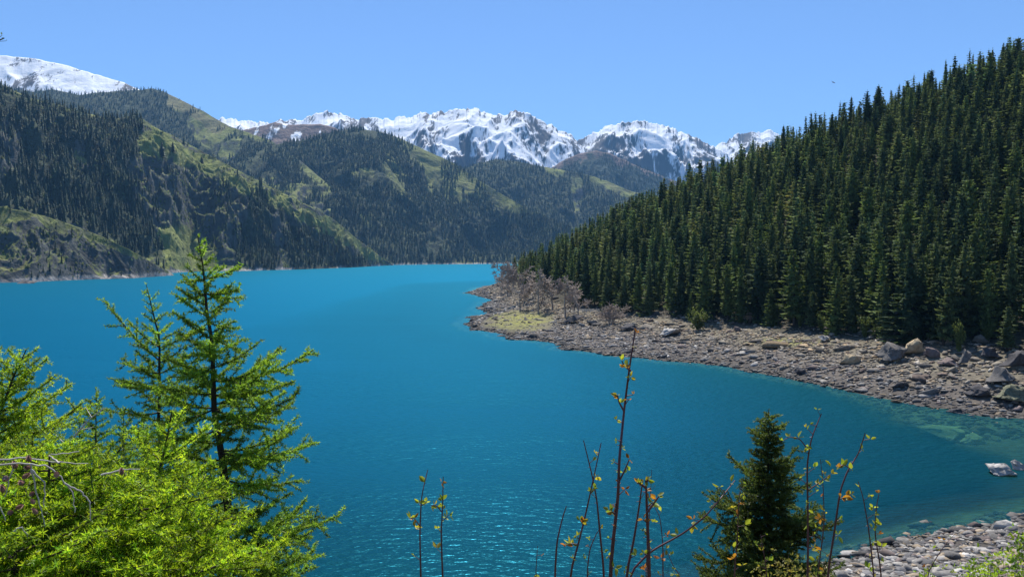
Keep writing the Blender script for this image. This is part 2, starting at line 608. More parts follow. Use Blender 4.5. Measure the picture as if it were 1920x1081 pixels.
# ------------------------------------------------------------------ hills and mountains beyond the lake
def make_hill(crest, base, slope=30, nu=400, nv=110, prof=1.0, amp=30, scale=160, seed=0, jag=2.0, jag_len=25.0, stretch=2.2, back=0.55,
              backw=500, Dc=None, spur=0.0, octv=5, gain=0.52):
    crest, base = np.array(crest, float), np.array(base, float)
    us = np.linspace(crest[0, 0], crest[-1, 0], nu)
    cy0 = np.interp(us, crest[:, 0], crest[:, 1])
    cyp = cy0 + fbm(us / jag_len, us * 0 + seed, seed, 5, 0.6) * jag
    ker = np.hanning(2 * (nu // 40) + 3)
    cys = np.convolve(np.pad(cyp, len(ker) // 2, mode='edge'), ker / ker.sum(), 'valid')
    Db = np.interp(us, base[:, 0], base[:, 1])
    if Dc is None:
        k = 1 / math.tan(R(slope))
        Dcr = Db / (1 - k * np.clip(480 - cyp, 0, 1e9) / F) + 12
    else:
        Dcr = np.interp(us, [d[0] for d in Dc], [d[1] for d in Dc])
    Dcr = np.convolve(np.pad(Dcr, len(ker) // 2, mode='edge'), ker / ker.sum(), 'valid')
    Hc = EYE + (480.0 - cyp) / F * Dcr
    Hs = EYE + (480.0 - cys) / F * Dcr
    v = np.linspace(0, 1, nv)[:, None]
    Dg = Db + (Dcr - Db) * v
    Z = (Hs + (Hc - Hs) * np.clip((v - .8) / .2, 0, 1) ** 2) * v ** prof - 3.0 * (1 - v)
    X = (us - 960) / F * (Dg * CP - (Z - EYE) * SP)
    env = np.clip(v * 3.2, 0, 1) * np.clip((1 - v) * 3.0, 0, 1) ** 0.8
    wxp = X + fbm(X / scale, Dg / scale, seed + 50, 2) * scale * 0.5
    big = ridged(wxp / scale, Dg / (scale * stretch), seed, octv, gain) - 0.62
    Z = Z + big * amp * env * 2.0
    if spur:
        Z = Z + fbm(wxp / (scale * 3.5), Dg / (scale * 9), seed + 90, 2) * spur * env
    top = EYE + (Hc - EYE) * Dg / Dcr - 0.3
    Z = np.where(v < 1, np.minimum(Z, np.maximum(top, -3)), Z)
    nb = 8
    vb = np.linspace(0, 1, nb + 1)[1:, None]
    Db2 = Dcr + vb * backw
    Zb = Hc - vb * backw * back
    Xb = (us - 960) / F * (Db2 * CP - (Zb - EYE) * SP)
    P = np.stack([np.concatenate([X, Xb]), np.concatenate([Dg, Db2]), np.concatenate([Z, Zb])], -1)
    vv = np.concatenate([np.broadcast_to(v, X.shape), np.broadcast_to(1 + vb, Xb.shape)])
    return P, vv, big


def steep(P):
    du = np.gradient(P, axis=1)
    dv = np.gradient(P, axis=0)
    n = np.cross(du, dv)
    n /= np.linalg.norm(n, axis=2)[..., None] + 1e-9
    return n * np.sign(n[..., 2:3] + 1e-9)


def wd(pts):
    return [(x, water_D(y)) for x, y in pts]


def poly_mask(px, py, polys, jit=0.0, seed=1, sc=25.0):
    if jit:
        px = px + fbm(px / sc, py / sc, seed, 3) * jit * 2
        py = py + fbm(px / sc, py / sc, seed + 7, 3) * jit * 2
    m = np.zeros(px.shape, bool)
    for p in polys:
        m |= in_poly(px, py, p)
    return m


def sample_on(P, n, g):
    """points spread evenly over a hill grid"""
    a, b, d = P[:-1, :-1], P[:-1, 1:], P[1:, :-1]
    ar = np.linalg.norm(np.cross(b - a, d - a), axis=2).ravel()
    ar = np.minimum(ar, np.percentile(ar, 98))
    i = g.choice(len(ar), n, p=ar / ar.sum())
    r, cc = np.divmod(i, P.shape[1] - 1)
    u, v = g.random(n)[:, None], g.random(n)[:, None]
    p = (P[r, cc] * (1 - u) + P[r, cc + 1] * u) * (1 - v) + (P[r + 1, cc] * (1 - u) + P[r + 1, cc + 1] * u) * v
    return p


def thin(p, s, g):
    k = np.floor(p[:, :2] / s).astype(np.int64)
    _, i = np.unique(k[:, 0] * 1000003 + k[:, 1], return_index=True)
    return p[i]


def far_tree(tiers, sides, seed):
    """a distant spruce about 1 high: ragged tiers of drooping branches"""
    g = np.random.default_rng(seed)
    V, Fc, C, n = [], [], [], 0
    for t in range(tiers):
        z1 = 0.03 + 0.97 * (t + 1.75) / tiers
        z1 = min(z1, 1.0)
        z0 = 0.03 + 0.97 * t / tiers
        r = 0.155 * (1 - z0) ** 0.85 + 0.012
        a = np.arange(sides * 2) * np.pi / sides + g.random() * 3
        rr = r * np.where(np.arange(sides * 2) % 2, 0.5, 1.0) * g.uniform(0.7, 1.25, sides * 2)
        ring = np.stack([np.cos(a) * rr, np.sin(a) * rr, z0 + g.uniform(-.02, .03, sides * 2)], -1)
        V += [ring, np.array([[g.normal() * .006, g.normal() * .006, z1]])]
        k = sides * 2
        i = np.arange(k)
        Fc.append(np.stack([i, (i + 1) % k, np.full(k, k)], -1) + n)
        C += [np.where((np.arange(k) % 2)[:, None], 0.8, 1.15) * np.ones((k, 3)), np.ones((1, 3))]
        n += k + 1
    return np.concatenate(V), [np.concatenate(Fc)], np.concatenate(C)


FAR_A = [far_tree(6, 5, s) for s in range(4)]
FAR_C = [(v * np.array([3.2, 3.2, .9]), f, c_ * 1.25) for v, f, c_ in [far_tree(2, 4, s_ + 40) for s_ in range(3)]]
FAR_B = [far_tree(3, 4, s + 20) for s in range(3)]


def plant_forest(name, P, density, spacing, h, temps, n, seed, mat=None):
    g = np.random.default_rng(seed)
    p = sample_on(P, n, g)
    px, py = w2px(p)
    keep = g.random(n) < density(px, py, p)
    p = thin(p[keep], spacing, g)
    keep = p[:, 2] > 3.5
    p = p[keep]
    m = len(p)
    hh = g.uniform(h[0], h[1], m) * g.choice([0.6, 0.85, 1, 1.1], m)
    p[:, 2] -= hh * 0.04
    wdt = g.uniform(0.85, 1.25, m)
    tint = g.uniform(0.7, 1.3, (m, 1)) * np.array([1, 1, 1]) * (1 + g.normal(size=(m, 1)) * np.array([0.12, 0.02, -0.05]))
    V, fs, C = merge(temps, p, np.stack([hh * wdt, hh * wdt, hh], -1), g.random(m) * 6.28, np.clip(tint, 0.3, 2), g.integers(0, len(temps), m))
    link(name, build_mesh(name, V, fs, C), mat or M_FARTREE, kind="stuff")
    return m


G_GRASS = np.array([0.165, 0.185, 0.05])
G_DRY = np.array([0.17, 0.155, 0.075])
G_ROCK = np.array([0.078, 0.082, 0.074])
G_SCRUB = np.array([0.085, 0.105, 0.040])
G_FLOOR = np.array([0.035, 0.048, 0.026])
G_BROWN = np.array([0.19, 0.135, 0.11])
G_BEACH = np.array([0.36, 0.33, 0.29])
SNOW = np.array([0.88, 0.90, 0.93])


def hill_colours(P, vv, big, seed, grass_amt=0.5, rock=0.5, fine=40.0):
    nrm = steep(P)
    px, py = w2px(P)
    a = fbm(P[..., 0] / fine, P[..., 1] / fine, seed, 5, 0.6)
    b = fbm(P[..., 0] / (fine * 4), P[..., 1] / (fine * 4), seed + 5, 3)
    cc = mixc(G_SCRUB, G_GRASS, sstep(-0.25, 0.3, a * 0.8 + b + (grass_amt - 0.5)))
    cc = mixc(cc, G_DRY, sstep(0.1, 0.5, b - a * 0.5) * 0.5)
    cc = mixc(cc, G_ROCK, sstep(0.80, 0.66, nrm[..., 2] + a * 0.22 + (0.5 - rock) * 0.3))
    cc = mixc(cc, G_BEACH, sstep(7.5, 2.5, P[..., 2] + a * 5))
    return cc, px, py, a, b, nrm


# left mountain, its ridge running down into the lake
P, vv, big = make_hill([(-420, 120), (-200, 138), (-60, 155), (0, 162), (15, 168), (50, 185), (90, 195), (130, 205), (170, 217), (210, 227), (232, 222),
                        (252, 218), (272, 228), (300, 246), (340, 264), (380, 286), (430, 312), (480, 337), (530, 362), (580, 387),
                        (620, 407), (660, 440), (700, 470), (738, 498)],
                       wd([(-420, 522), (0, 521), (320, 512), (360, 509), (440, 508.5), (560, 505), (650, 502), (700, 499), (738, 497)]),
                       slope=32, nu=620, nv=210, prof=0.92, amp=58, scale=66, seed=11, jag=3.0, jag_len=30, stretch=2.6, spur=60)
cc, px, py, a, b, nrm = hill_colours(P, vv, big, 61, 0.58, 0.12, 22)
LM_FOREST = [[(-420, 120), (0, 160), (60, 185), (130, 205), (200, 225), (230, 212), (258, 212), (266, 225), (264, 247), (252, 290), (247, 330),
              (262, 380), (292, 425), (300, 485), (270, 490), (200, 445), (120, 412), (0, 385), (-420, 385)],
             [(482, 345), (500, 360), (516, 400), (514, 470), (520, 503), (430, 503), (452, 450), (470, 390)],
             [(532, 398), (545, 420), (600, 440), (650, 465), (690, 490), (690, 504), (532, 504)]]
LM_OPEN = [[(2, 235), (40, 228), (38, 300), (22, 322), (0, 318)], [(138, 258), (168, 262), (162, 300), (150, 335), (140, 300)]]
LM_GRASS = [[(255, 262), (275, 238), (320, 258), (380, 292), (480, 345), (620, 412), (735, 497), (700, 490), (600, 432), (520, 392), (450, 360),
             (380, 320), (330, 300), (262, 288)], [(300, 430), (350, 420), (420, 505), (300, 505)]]
g1 = poly_mask(px, py, LM_GRASS, 9, 3)
cc = mixc(cc, G_GRASS * 1.12, g1 * np.clip(0.8 + a * 0.7, 0, 1))
f1 = poly_mask(px, py, LM_FOREST, 10, 5) & ~poly_mask(px, py, LM_OPEN, 8, 6)
cc = mixc(cc, G_FLOOR, f1 * 0.85)
link("left_mountain", build_mesh("left_mountain", P, [grid_faces(*P.shape[:2])], cc, True), M_HILL, kind="structure")


def den_left(px, py, p):
    f = poly_mask(px, py, LM_FOREST, 10, 5) & ~poly_mask(px, py, LM_OPEN, 8, 6)
    g = poly_mask(px, py, LM_GRASS, 9, 3)
    clump = sstep(0.10, 0.30, fbm(p[:, 0] / 60, p[:, 1] / 110, 77, 3))
    return np.where(f, 0.95, np.where(g, 0.0, clump * 0.28))


def den_scrub(px, py, p):
    f = poly_mask(px, py, LM_FOREST, 10, 5)
    g = poly_mask(px, py, LM_GRASS, 9, 3)
    c_ = sstep(-0.12, 0.2, fbm(p[:, 0] / 28, p[:, 1] / 60, 79, 4))
    return np.where(g, 0.05, c_ * np.where(f, 0.3, 0.9))


plant_forest("mountain_forest", P, den_left, 6.2, (15, 24), FAR_A, 26000, 5)
LEFT_P = P
plant_forest("mountain_scrub", P, den_scrub, 3.6, (2.5, 6), FAR_C, 60000, 15, M_SCRUB)

# low headland in front of it
P, vv, big = make_hill([(-400, 330), (-200, 352), (0, 387), (50, 397), (100, 410), (150, 427), (200, 447), (250, 472), (290, 494), (328, 516)],
                       wd([(-400, 536), (0, 530), (60, 528.5), (150, 524.5), (250, 521.5), (328, 516)]),
                       slope=35, nu=420, nv=120, prof=0.8, amp=22, scale=55, seed=23, jag=2.2, jag_len=18, spur=20)
cc, px, py, a, b, nrm = hill_colours(P, vv, big, 65, 0.5, 0.35, 14)
cc = mixc(cc, G_GRASS * 1.05, (vv > 0.85) * np.clip(0.6 + a, 0, 1))
link("headland", build_mesh("headland", P, [grid_faces(*P.shape[:2])], cc, True), M_HILL, kind="structure")


def den_head(px, py, p):
    f = poly_mask(px, py, [[(62, 440), (120, 428), (125, 520), (55, 522)]], 12, 5)
    return np.where(f, 0.55, sstep(0.12, 0.4, fbm(p[:, 0] / 30, p[:, 1] / 30, 70, 3)) * 0.25)


plant_forest("headland_trees", P, den_head, 6, (7, 15), FAR_A, 5000, 6)
plant_forest("headland_scrub", P, lambda px, py, p: sstep(-0.1, 0.25, fbm(p[:, 0] / 18, p[:, 1] / 30, 75, 4)) * 0.8, 3.0, (1.5, 4), FAR_C, 24000, 16, M_SCRUB)

# second ridge behind the left mountain
P, vv, big = make_hill([(-300, 120), (-100, 150), (60, 176), (100, 171), (150, 182), (180, 177), (250, 173), (285, 170), (310, 176), (350, 196), (390, 216), (430, 239),
                        (470, 252), (510, 266), (560, 300), (620, 350)],
                       [(-300, 2150), (620, 2350)], slope=27, nu=480, nv=130, amp=42, scale=150, seed=31, jag=2.0, jag_len=30, spur=60)
cc, px, py, a, b, nrm = hill_colours(P, vv, big, 67, 0.6, 0.35, 60)
RB_FOREST = [[(-300, 100), (60, 165), (310, 160), (313, 203), (352, 212), (352, 238), (372, 262), (402, 292), (470, 330), (560, 420), (-300, 420)],
             [(452, 255), (480, 262), (520, 280), (600, 350), (480, 330), (448, 300)]]
cc = mixc(cc, G_DRY * 0.95, poly_mask(px, py, [[(308, 165), (350, 192), (432, 240), (400, 250), (352, 210), (316, 203)]], 4, 4) * 0.8)
cc = mixc(cc, G_FLOOR, poly_mask(px, py, RB_FOREST, 6, 8) * 0.9)
link("wooded_ridge", build_mesh("wooded_ridge", P, [grid_faces(*P.shape[:2])], cc, True), M_HILL, kind="structure")


def den_ridge(px, py, p):
    f = poly_mask(px, py, RB_FOREST, 6, 8)
    return np.where(f, 0.95, sstep(0.12, 0.25, fbm(p[:, 0] / 90, p[:, 1] / 200, 74, 3)) * 0.8)


plant_forest("ridge_forest", P, den_ridge, 9, (16, 25), FAR_B, 26000, 8)

# wooded mountain at the head of the lake
P, vv, big = make_hill([(380, 330), (440, 300), (500, 275), (560, 266), (600, 258), (640, 247), (665, 242), (700, 247), (730, 254), (752, 262), (790, 280), (830, 297),
                        (870, 318), (900, 340), (940, 364), (980, 387), (1020, 406), (1060, 425), (1120, 450), (1200, 475)],
                       [(380, 2300), (700, 2500), (735, 2560), (820, 2750), (910, 2900), (1200, 3100)], slope=29, nu=620, nv=200, prof=0.95,
                       amp=60, scale=210, seed=44, jag=2.0, jag_len=25, spur=120, stretch=2.0)
cc, px, py, a, b, nrm = hill_colours(P, vv, big, 71, 0.6, 0.4, 60)
HM_GRASS = [[(738, 250), (775, 265), (832, 294), (885, 330), (965, 374), (1010, 402), (960, 400), (900, 372), (850, 348), (805, 322), (772, 300)],
            [(716, 288), (748, 294), (754, 330), (772, 372), (742, 362), (722, 332)], [(790, 302), (850, 342), (885, 382), (842, 382), (802, 352)],
            [(660, 318), (700, 322), (712, 336), (670, 332)], [(672, 402), (700, 405), (712, 432), (690, 425)]]
hg = poly_mask(px, py, HM_GRASS, 7, 9)
cc = mixc(cc, G_GRASS * .78, hg * np.clip(0.7 + a * 0.5, 0, 1))
cc = mixc(cc, G_FLOOR, (~hg) * 0.85 * sstep(3, 9, P[..., 2]))
link("wooded_mountain", build_mesh("wooded_mountain", P, [grid_faces(*P.shape[:2])], cc, True), M_HILL, kind="structure")


def den_head_mt(px, py, p):
    g = poly_mask(px, py, HM_GRASS, 7, 9)
    gap = fbm(p[:, 0] / 120, p[:, 1] / 260, 78, 3)
    return np.where(g, sstep(0.1, 0.22, gap) * 0.7, sstep(-0.42, -0.3, gap) * 0.97)


plant_forest("lake_head_forest", P, den_head_mt, 9.5, (17, 27), FAR_B, 36000, 9)

# the next ridge up the valley
P, vv, big = make_hill([(780, 360), (840, 335), (870, 318), (900, 306), (930, 300), (970, 304), (1010, 312), (1060, 321), (1100, 328), (1140, 341), (1180, 358),
                        (1230, 372), (1300, 400), (1380, 440)], [(780, 3300), (1380, 3700)], slope=28, nu=400, nv=110, amp=70, scale=260, seed=51,
                       jag=2.0, jag_len=22, spur=80)
cc, px, py, a, b, nrm = hill_colours(P, vv, big, 73, 0.6, 0.4, 80)
VR_GRASS = [[(1095, 322), (1140, 338), (1215, 362), (1180, 366), (1120, 348)], [(1020, 310), (1060, 318), (1050, 332), (1025, 322)],
            [(1072, 330), (1092, 335), (1088, 400), (1076, 400)]]
hg = poly_mask(px, py, VR_GRASS, 5, 9)
cc = mixc(cc, G_FLOOR, (~hg) * 0.9)
link("valley_ridge", build_mesh("valley_ridge", P, [grid_faces(*P.shape[:2])], cc, True), M_FARHILL, kind="structure")
plant_forest("valley_forest", P, lambda px, py, p: np.where(poly_mask(px, py, VR_GRASS, 5, 9), 0.03, 0.9), 13, (17, 28), FAR_B, 15000, 10)

# bare brown shoulders below the snow
P, vv, big = make_hill([(400, 262), (440, 250), (490, 238), (515, 232), (545, 236), (600, 235), (625, 240), (660, 262), (700, 290)], [(400, 3500), (700, 3900)],
                       Dc=[(400, 4600), (700, 4800)], nu=240, nv=80, amp=55, scale=200, seed=57, jag=2.0, jag_len=18)
nrm = steep(P)
a = fbm(P[..., 0] / 60, P[..., 1] / 160, 91, 5, 0.6)
cc = mixc(G_BROWN, G_ROCK, sstep(-.1, .4, a))
cc = mixc(cc, SNOW, sstep(0.16, 0.26, a + 0.10 * (vv - 0.8)) * (vv < 1.2))
link("brown_hill", build_mesh("brown_hill", P, [grid_faces(*P.shape[:2])], cc, True), M_FARHILL, kind="structure")
P, vv, big = make_hill([(985, 352), (1030, 318), (1060, 300), (1085, 290), (1115, 284), (1140, 288), (1165, 298), (1200, 315), (1240, 330), (1290, 350), (1360, 380)],
                       [(985, 4300), (1360, 4700)], Dc=[(985, 5400), (1360, 5700)], nu=260, nv=90, amp=80, scale=240, seed=58, jag=2.5, jag_len=18)
a = fbm(P[..., 0] / 90, P[..., 1] / 160, 93, 5, 0.6)
cc = mixc(G_BROWN, G_FLOOR * np.array([.8, .95, 1.3]), sstep(1.0, 0.93, vv + a * 0.16))
link("brown_hill", build_mesh("brown_hill", P, [grid_faces(*P.shape[:2])], cc, True), M_FARHILL, kind="structure")

plant_forest("high_forest", P, lambda px, py, p: sstep(300, 318, py + fbm(p[:, 0] / 200, p[:, 1] / 200, 8, 3) * 30) * .9, 20, (18, 28), FAR_B, 16000, 19)

# the snow peaks
def snow_mountain(name, crest, D0, D1, seed, bare=0.0, amp=150, scale=380, jag=12.0, nu=620, nv=170, sharp=0.5, low=0.11):
    P, vv, big = make_hill(crest, [(crest[0][0], D0), (crest[-1][0], D0)], Dc=[(crest[0][0], D1), (crest[-1][0], D1)], nu=nu, nv=nv, prof=1.05, amp=amp,
                           scale=scale, seed=seed, jag=jag, jag_len=20, stretch=1.5, octv=5, gain=0.46, backw=1500, spur=amp * 0.8)
    nrm = steep(P)
    b_ = fbm(P[..., 0] / 300, P[..., 1] / 300, seed + 8, 3)
    a = fbm(P[..., 0] / 85 + b_ * 1.4, P[..., 1] / 240, seed + 3, 7, 0.8)
    b = fbm(P[..., 0] / 420, P[..., 1] / 700, seed + 4, 3)
    fall = sstep(0.8, 0.3, vv) * low * 2.2
    rock = sstep(0.0, 0.10, (0.66 - nrm[..., 2]) * sharp + a * 0.72 + b * 0.44 - 0.02 + bare + fall)
    rc = mixc([0.055, 0.055, 0.06], [0.10, 0.08, 0.07], sstep(-.2, .3, b))
    cc = mixc(SNOW, rc, rock)
    return link(name, build_mesh(name, P, [grid_faces(*P.shape[:2])], cc, True), M_SNOWMT, kind="structure")


snow_mountain("snow_mountain", [(-500, 80), (-300, 90), (-100, 100), (0, 109), (60, 114), (120, 126), (180, 144), (230, 158), (258, 170), (300, 195), (360, 240), (420, 280)],
              3600, 5200, 101, bare=-0.10, amp=45, scale=300, jag=2.0, sharp=0.3, low=0.0)
snow_mountain("snow_mountain", [(380, 240), (420, 223), (450, 227), (490, 233), (520, 229), (560, 228), (590, 216), (610, 213), (640, 215), (655, 224), (700, 223), (735, 227), (760, 222),
                                (800, 214), (840, 211), (870, 206), (900, 210), (930, 219), (945, 216), (965, 210), (985, 214), (1000, 221), (1030, 236),
                                (1060, 249), (1078, 262), (1100, 285), (1150, 330)], 5200, 7200, 111, bare=0.0, amp=190, scale=520, nu=680)
snow_mountain("snow_mountain", [(1060, 300), (1085, 262), (1105, 256), (1122, 249), (1135, 238), (1165, 233), (1195, 229), (1215, 232), (1240, 236), (1265, 243), (1300, 259), (1330, 273),
                                (1352, 283), (1400, 310), (1500, 360)], 5800, 7800, 121, bare=0.03, amp=190, scale=480)
snow_mountain("snow_mountain", [(1290, 330), (1335, 280), (1362, 268), (1385, 249), (1410, 253), (1440, 245), (1470, 258), (1520, 280), (1600, 310), (1700, 330)],
              7000, 9000, 131, bare=0.0, amp=140, scale=420)
# ------------------------------------------------------------------ the spruce wood on the near hill
def hit(px, py, z_extra=0.0, dmin=20, dmax=760):
    """where the line of sight through a pixel meets the ground or the water"""
    Ds = np.arange(dmin, dmax, 0.5)
    p = np.stack([px2w(px, py, d) for d in Ds])
    g_ = np.maximum(ground(p[:, 0], p[:, 1]), 0.0)
    i = np.argmax(p[:, 2] <= g_)
    q = p[i].copy()
    q[2] = ground(q[0:1], q[1:2])[0]
    return q


def spruce_crown(seed, tiers=21, nb=10, flakes=(0.3, 0.5, 0.7, 0.9, 1.02), hang=True, r0=0.12, low=0.05, pw=0.72, topcut=1.0, fl=.5):
    g = np.random.default_rng(seed)
    V, C = [], []

    def quad(p, d, s, L, w, t):
        V.append(np.array([p - d * L * .5, p + s * w * .5 - d * L * .1, p + d * L * .5, p - s * w * .5 - d * L * .1]))
        C.append(np.full((4, 3), t))
    lop = g.uniform(-0.02, 0.02, 2)
    ph = g.uniform(0, 6, 3)
    for t in range(tiers):
        f = (t + g.uniform(-.3, .3)) / tiers
        z = low + (0.985 * min(topcut, 1) - low) * max(f, 0) ** 0.93
        r = r0 * (topcut - z) ** pw * (1 if z > 0.2 else 0.72 + z * 1.4) + 0.006
        k = max(4, int(nb * (0.55 + 0.6 * (1 - z))))
        a0 = g.random() * 6.28
        for b in range(k):
            a = a0 + b * 6.283 / k + g.normal() * .2
            L = r * g.uniform(0.55, 1.3) * (1 + 0.22 * math.sin(a * 2 + ph[0] + z * 7))
            o = np.array([math.cos(a), math.sin(a), 0])
            sd = np.array([-math.sin(a), math.cos(a), 0])
            tone = g.uniform(0.65, 1.4)
            droop = 0.35 * (1 - z) + 0.05
            for s in flakes:
                p = o * L * s + np.array([lop[0] * z, lop[1] * z, z - droop * L * s + 0.25 * L * s * s])
                d = o + np.array([0, 0, -droop + .5 * s + g.normal() * .25]) + sd * g.normal() * .35
                d /= np.linalg.norm(d)
                sv = sd + np.array([0, 0, g.normal() * .5])
                sv -= d * (sv @ d)
                sv /= np.linalg.norm(sv)
                quad(p, d, sv, L * fl + .008, L * fl * 1.05 * (1.15 - s * .6) + .006, tone * g.uniform(.85, 1.15))
                if hang and g.random() < .5:
                    dn = np.array([g.normal() * .3, g.normal() * .3, -1.0])
                    dn /= np.linalg.norm(dn)
                    sv2 = np.cross(dn, o + sd * g.normal() * .6)
                    sv2 /= np.linalg.norm(sv2) + 1e-9
                    quad(p + dn * .012, dn, sv2, .022 + L * .25, .010 + L * .18, tone * g.uniform(.8, 1.1))
    for t in range(tiers):                      # the close inner foliage round the stem
        z = low + (0.95 - low) * t / tiers
        r = (r0 * (topcut - z) ** pw * (1 if z > 0.2 else 0.72 + z * 1.4)) * .55
        for b in range(5):
            a = g.random() * 6.28
            o = np.array([math.cos(a), math.sin(a), 0])
            quad(o * r * .8 + np.array([lop[0] * z, lop[1] * z, z]), np.array([o[0] * .5, o[1] * .5, -.86]), np.array([-math.sin(a), math.cos(a), 0]), .075, r * 1.5 + .004, g.uniform(.8, 1.1))
    quad(np.array([lop[0], lop[1], .985]), np.array([0, 0, 1.0]), np.array([1.0, 0, 0]), .04, .010, 1.1)
    V = np.concatenate(V)
    return V, [np.arange(len(V)).reshape(-1, 4)], np.concatenate(C)


def spruce_trunk_mesh():
    m = MB()
    z = np.linspace(-0.03, 0.93, 7)
    m.tube(np.stack([z * 0, z * 0, z], -1), 0.0125 * (1 - z) + 0.0015, 6)
    return m.mesh("trunk")


NEAR_T = [spruce_crown(200 + i, r0=[0.105, 0.12, 0.135, 0.10, 0.125, 0.09, 0.14, 0.118, 0.10, 0.115, 0.13, 0.095][i],
                     pw=[.72, .9, .8, .5, .65, .55, 1.0, .72, .6, .85, .7, .45][i], tiers=[24, 22, 25, 27, 21, 26, 23, 24, 20, 25, 23, 28][i],
                     low=[.05, .03, .08, .05, .12, .06, .03, .05, .15, .05, .04, .1][i], topcut=[1.0, 1, 1, 1.06, 1, 1.04, 1, 1, 1.03, 1, 1, 1.05][i]) for i in range(12)]
MID_T = [spruce_crown(300 + i, tiers=16, nb=7, fl=.72, flakes=(0.42, 0.88), r0=0.122, pw=[.72, .55, .9, .65, .8, .5][i]) for i in range(6)]
for t_ in (NEAR_T, MID_T):
    for i_, (a_, b_, c_) in enumerate(t_):
        pass
g = np.random.default_rng(42)
n0 = 90000
pp = np.stack([g.uniform(-60, 430, n0), g.uniform(130, 860, n0)], -1)
zz = ground(pp[:, 0], pp[:, 1])
P3 = np.column_stack([pp, zz])
px, py = w2px(P3)
crx, cry, crd = np.array([a[0] for a in CREST])[::-1], np.array([a[1] for a in CREST])[::-1], np.array([a[2] for a in CREST])[::-1]
behind = pp[:, 1] - np.interp(px, crx, crd)
ok = (zz > forest_foot_z(px) + fbm(pp[:, 0] / 12, pp[:, 1] / 12, 8, 2) * 1.3 + 0.3) & (behind < 22) & (px > 945) & (px < 2250)
ok &= ~((px < 1068) & (pp[:, 1] < 395 + (1068 - px) * .9))
P3 = P3[ok]
# keep trees apart
order = g.permutation(len(P3))
cell, kept = {}, []
for i in order:
    x, y = P3[i, 0], P3[i, 1]
    s = 5.2
    kx, ky = int(x // s), int(y // s)
    if all((kx + a, ky + b) not in cell or np.hypot(cell[(kx + a, ky + b)][0] - x, cell[(kx + a, ky + b)][1] - y) > s for a in (-1, 0, 1) for b in (-1, 0, 1)):
        cell[(kx, ky)] = (x, y)
        kept.append(i)
P3 = P3[kept]
m = len(P3)
px, py = w2px(P3)
crest_d = np.interp(px, crx, crd)
behind = P3[:, 1] - crest_d
HT = g.uniform(16, 29, m) * np.where(g.random(m) < 0.27, g.uniform(.4, .75, m), 1.0)
HT *= np.interp(behind, [-200, -60, 0], [1.0, 0.92, 0.74])
HT *= np.interp(px, [950, 1100, 1300], [0.8, 0.92, 1.0])
WF = g.uniform(0.92, 1.42, m) * (1.1 + 0.12 * (HT < 14))
# ragged gaps and a few leaning stems
# what each tree shows in the photo, near ones first
cov = np.zeros((540, 960), bool)
seen = np.zeros(m)
top = P3.copy()
top[:, 2] += HT
tx, ty = w2px(top)
for i in np.argsort(P3[:, 1]):
    y0, y1 = ty[i] / 2, py[i] / 2
    hw = (y1 - y0) * 0.13
    a, b = int(max(0, y0)), int(min(540, y1))
    if b <= a:
        continue
    c0, c1 = int(max(0, px[i] / 2 - hw)), int(min(960, px[i] / 2 + hw + 1))
    if c1 <= c0:
        continue
    yy, xx = np.mgrid[a:b, c0:c1]
    tri = np.abs(xx - px[i] / 2) < hw * np.clip((yy - y0) / (y1 - y0), 0, 1) ** 0.75
    sub = cov[a:b, c0:c1]
    seen[i] = (tri & ~sub).sum()
    sub |= tri
inview = (px > -20) & (px < 1930)
rank = np.argsort(-(seen * inview))
N_IND = 293
ind = rank[:N_IND]
rest = np.setdiff1d(np.arange(m), ind)
rest = rest[(seen[rest] > 0) | (px[rest] > 1900) | (behind[rest] < 5)]
print("spruces", m, "rest", len(rest), "min seen", seen[ind[-1]])
tint = g.uniform(0.6, 1.5, (len(rest), 1)) * (1 + g.normal(size=(len(rest), 1)) * np.array([0.12, 0.0, -0.06]))
V, fs, C = merge(MID_T, P3[rest] - np.array([0, 0, .5]), np.stack([HT * WF, HT * WF, HT], -1)[rest], g.random(len(rest)) * 6.28, tint,
                 g.integers(0, len(MID_T), len(rest)))
link("hill_forest", build_mesh("hill_forest", V, fs, C), M_SPRUCE, kind="stuff")

TONES = [np.array([0.62, 0.70, 0.85]), np.array([1.0, 1.0, 1.0]), np.array([1.28, 1.3, 1.05])]
CROWN_ME = [[build_mesh("crown", V_, F_, C_ * T_) for T_ in TONES] for V_, F_, C_ in NEAR_T]
TRUNK_ME = spruce_trunk_mesh()
TONE_W = ["dark bluish green", "deep green", "olive tinged green"]


def ordinal(n):
    ones = ["", "first", "second", "third", "fourth", "fifth", "sixth", "seventh", "eighth", "ninth", "tenth", "eleventh", "twelfth", "thirteenth",
            "fourteenth", "fifteenth", "sixteenth", "seventeenth", "eighteenth", "nineteenth"]
    tens = ["", "", "twenty", "thirty", "forty", "fifty", "sixty", "seventy", "eighty", "ninety"]
    tth = ["", "", "twentieth", "thirtieth", "fortieth", "fiftieth", "sixtieth", "seventieth", "eightieth", "ninetieth"]
    if n < 20:
        return ones[n]
    return tth[n // 10] if n % 10 == 0 else tens[n // 10] + "-" + ones[n % 10]


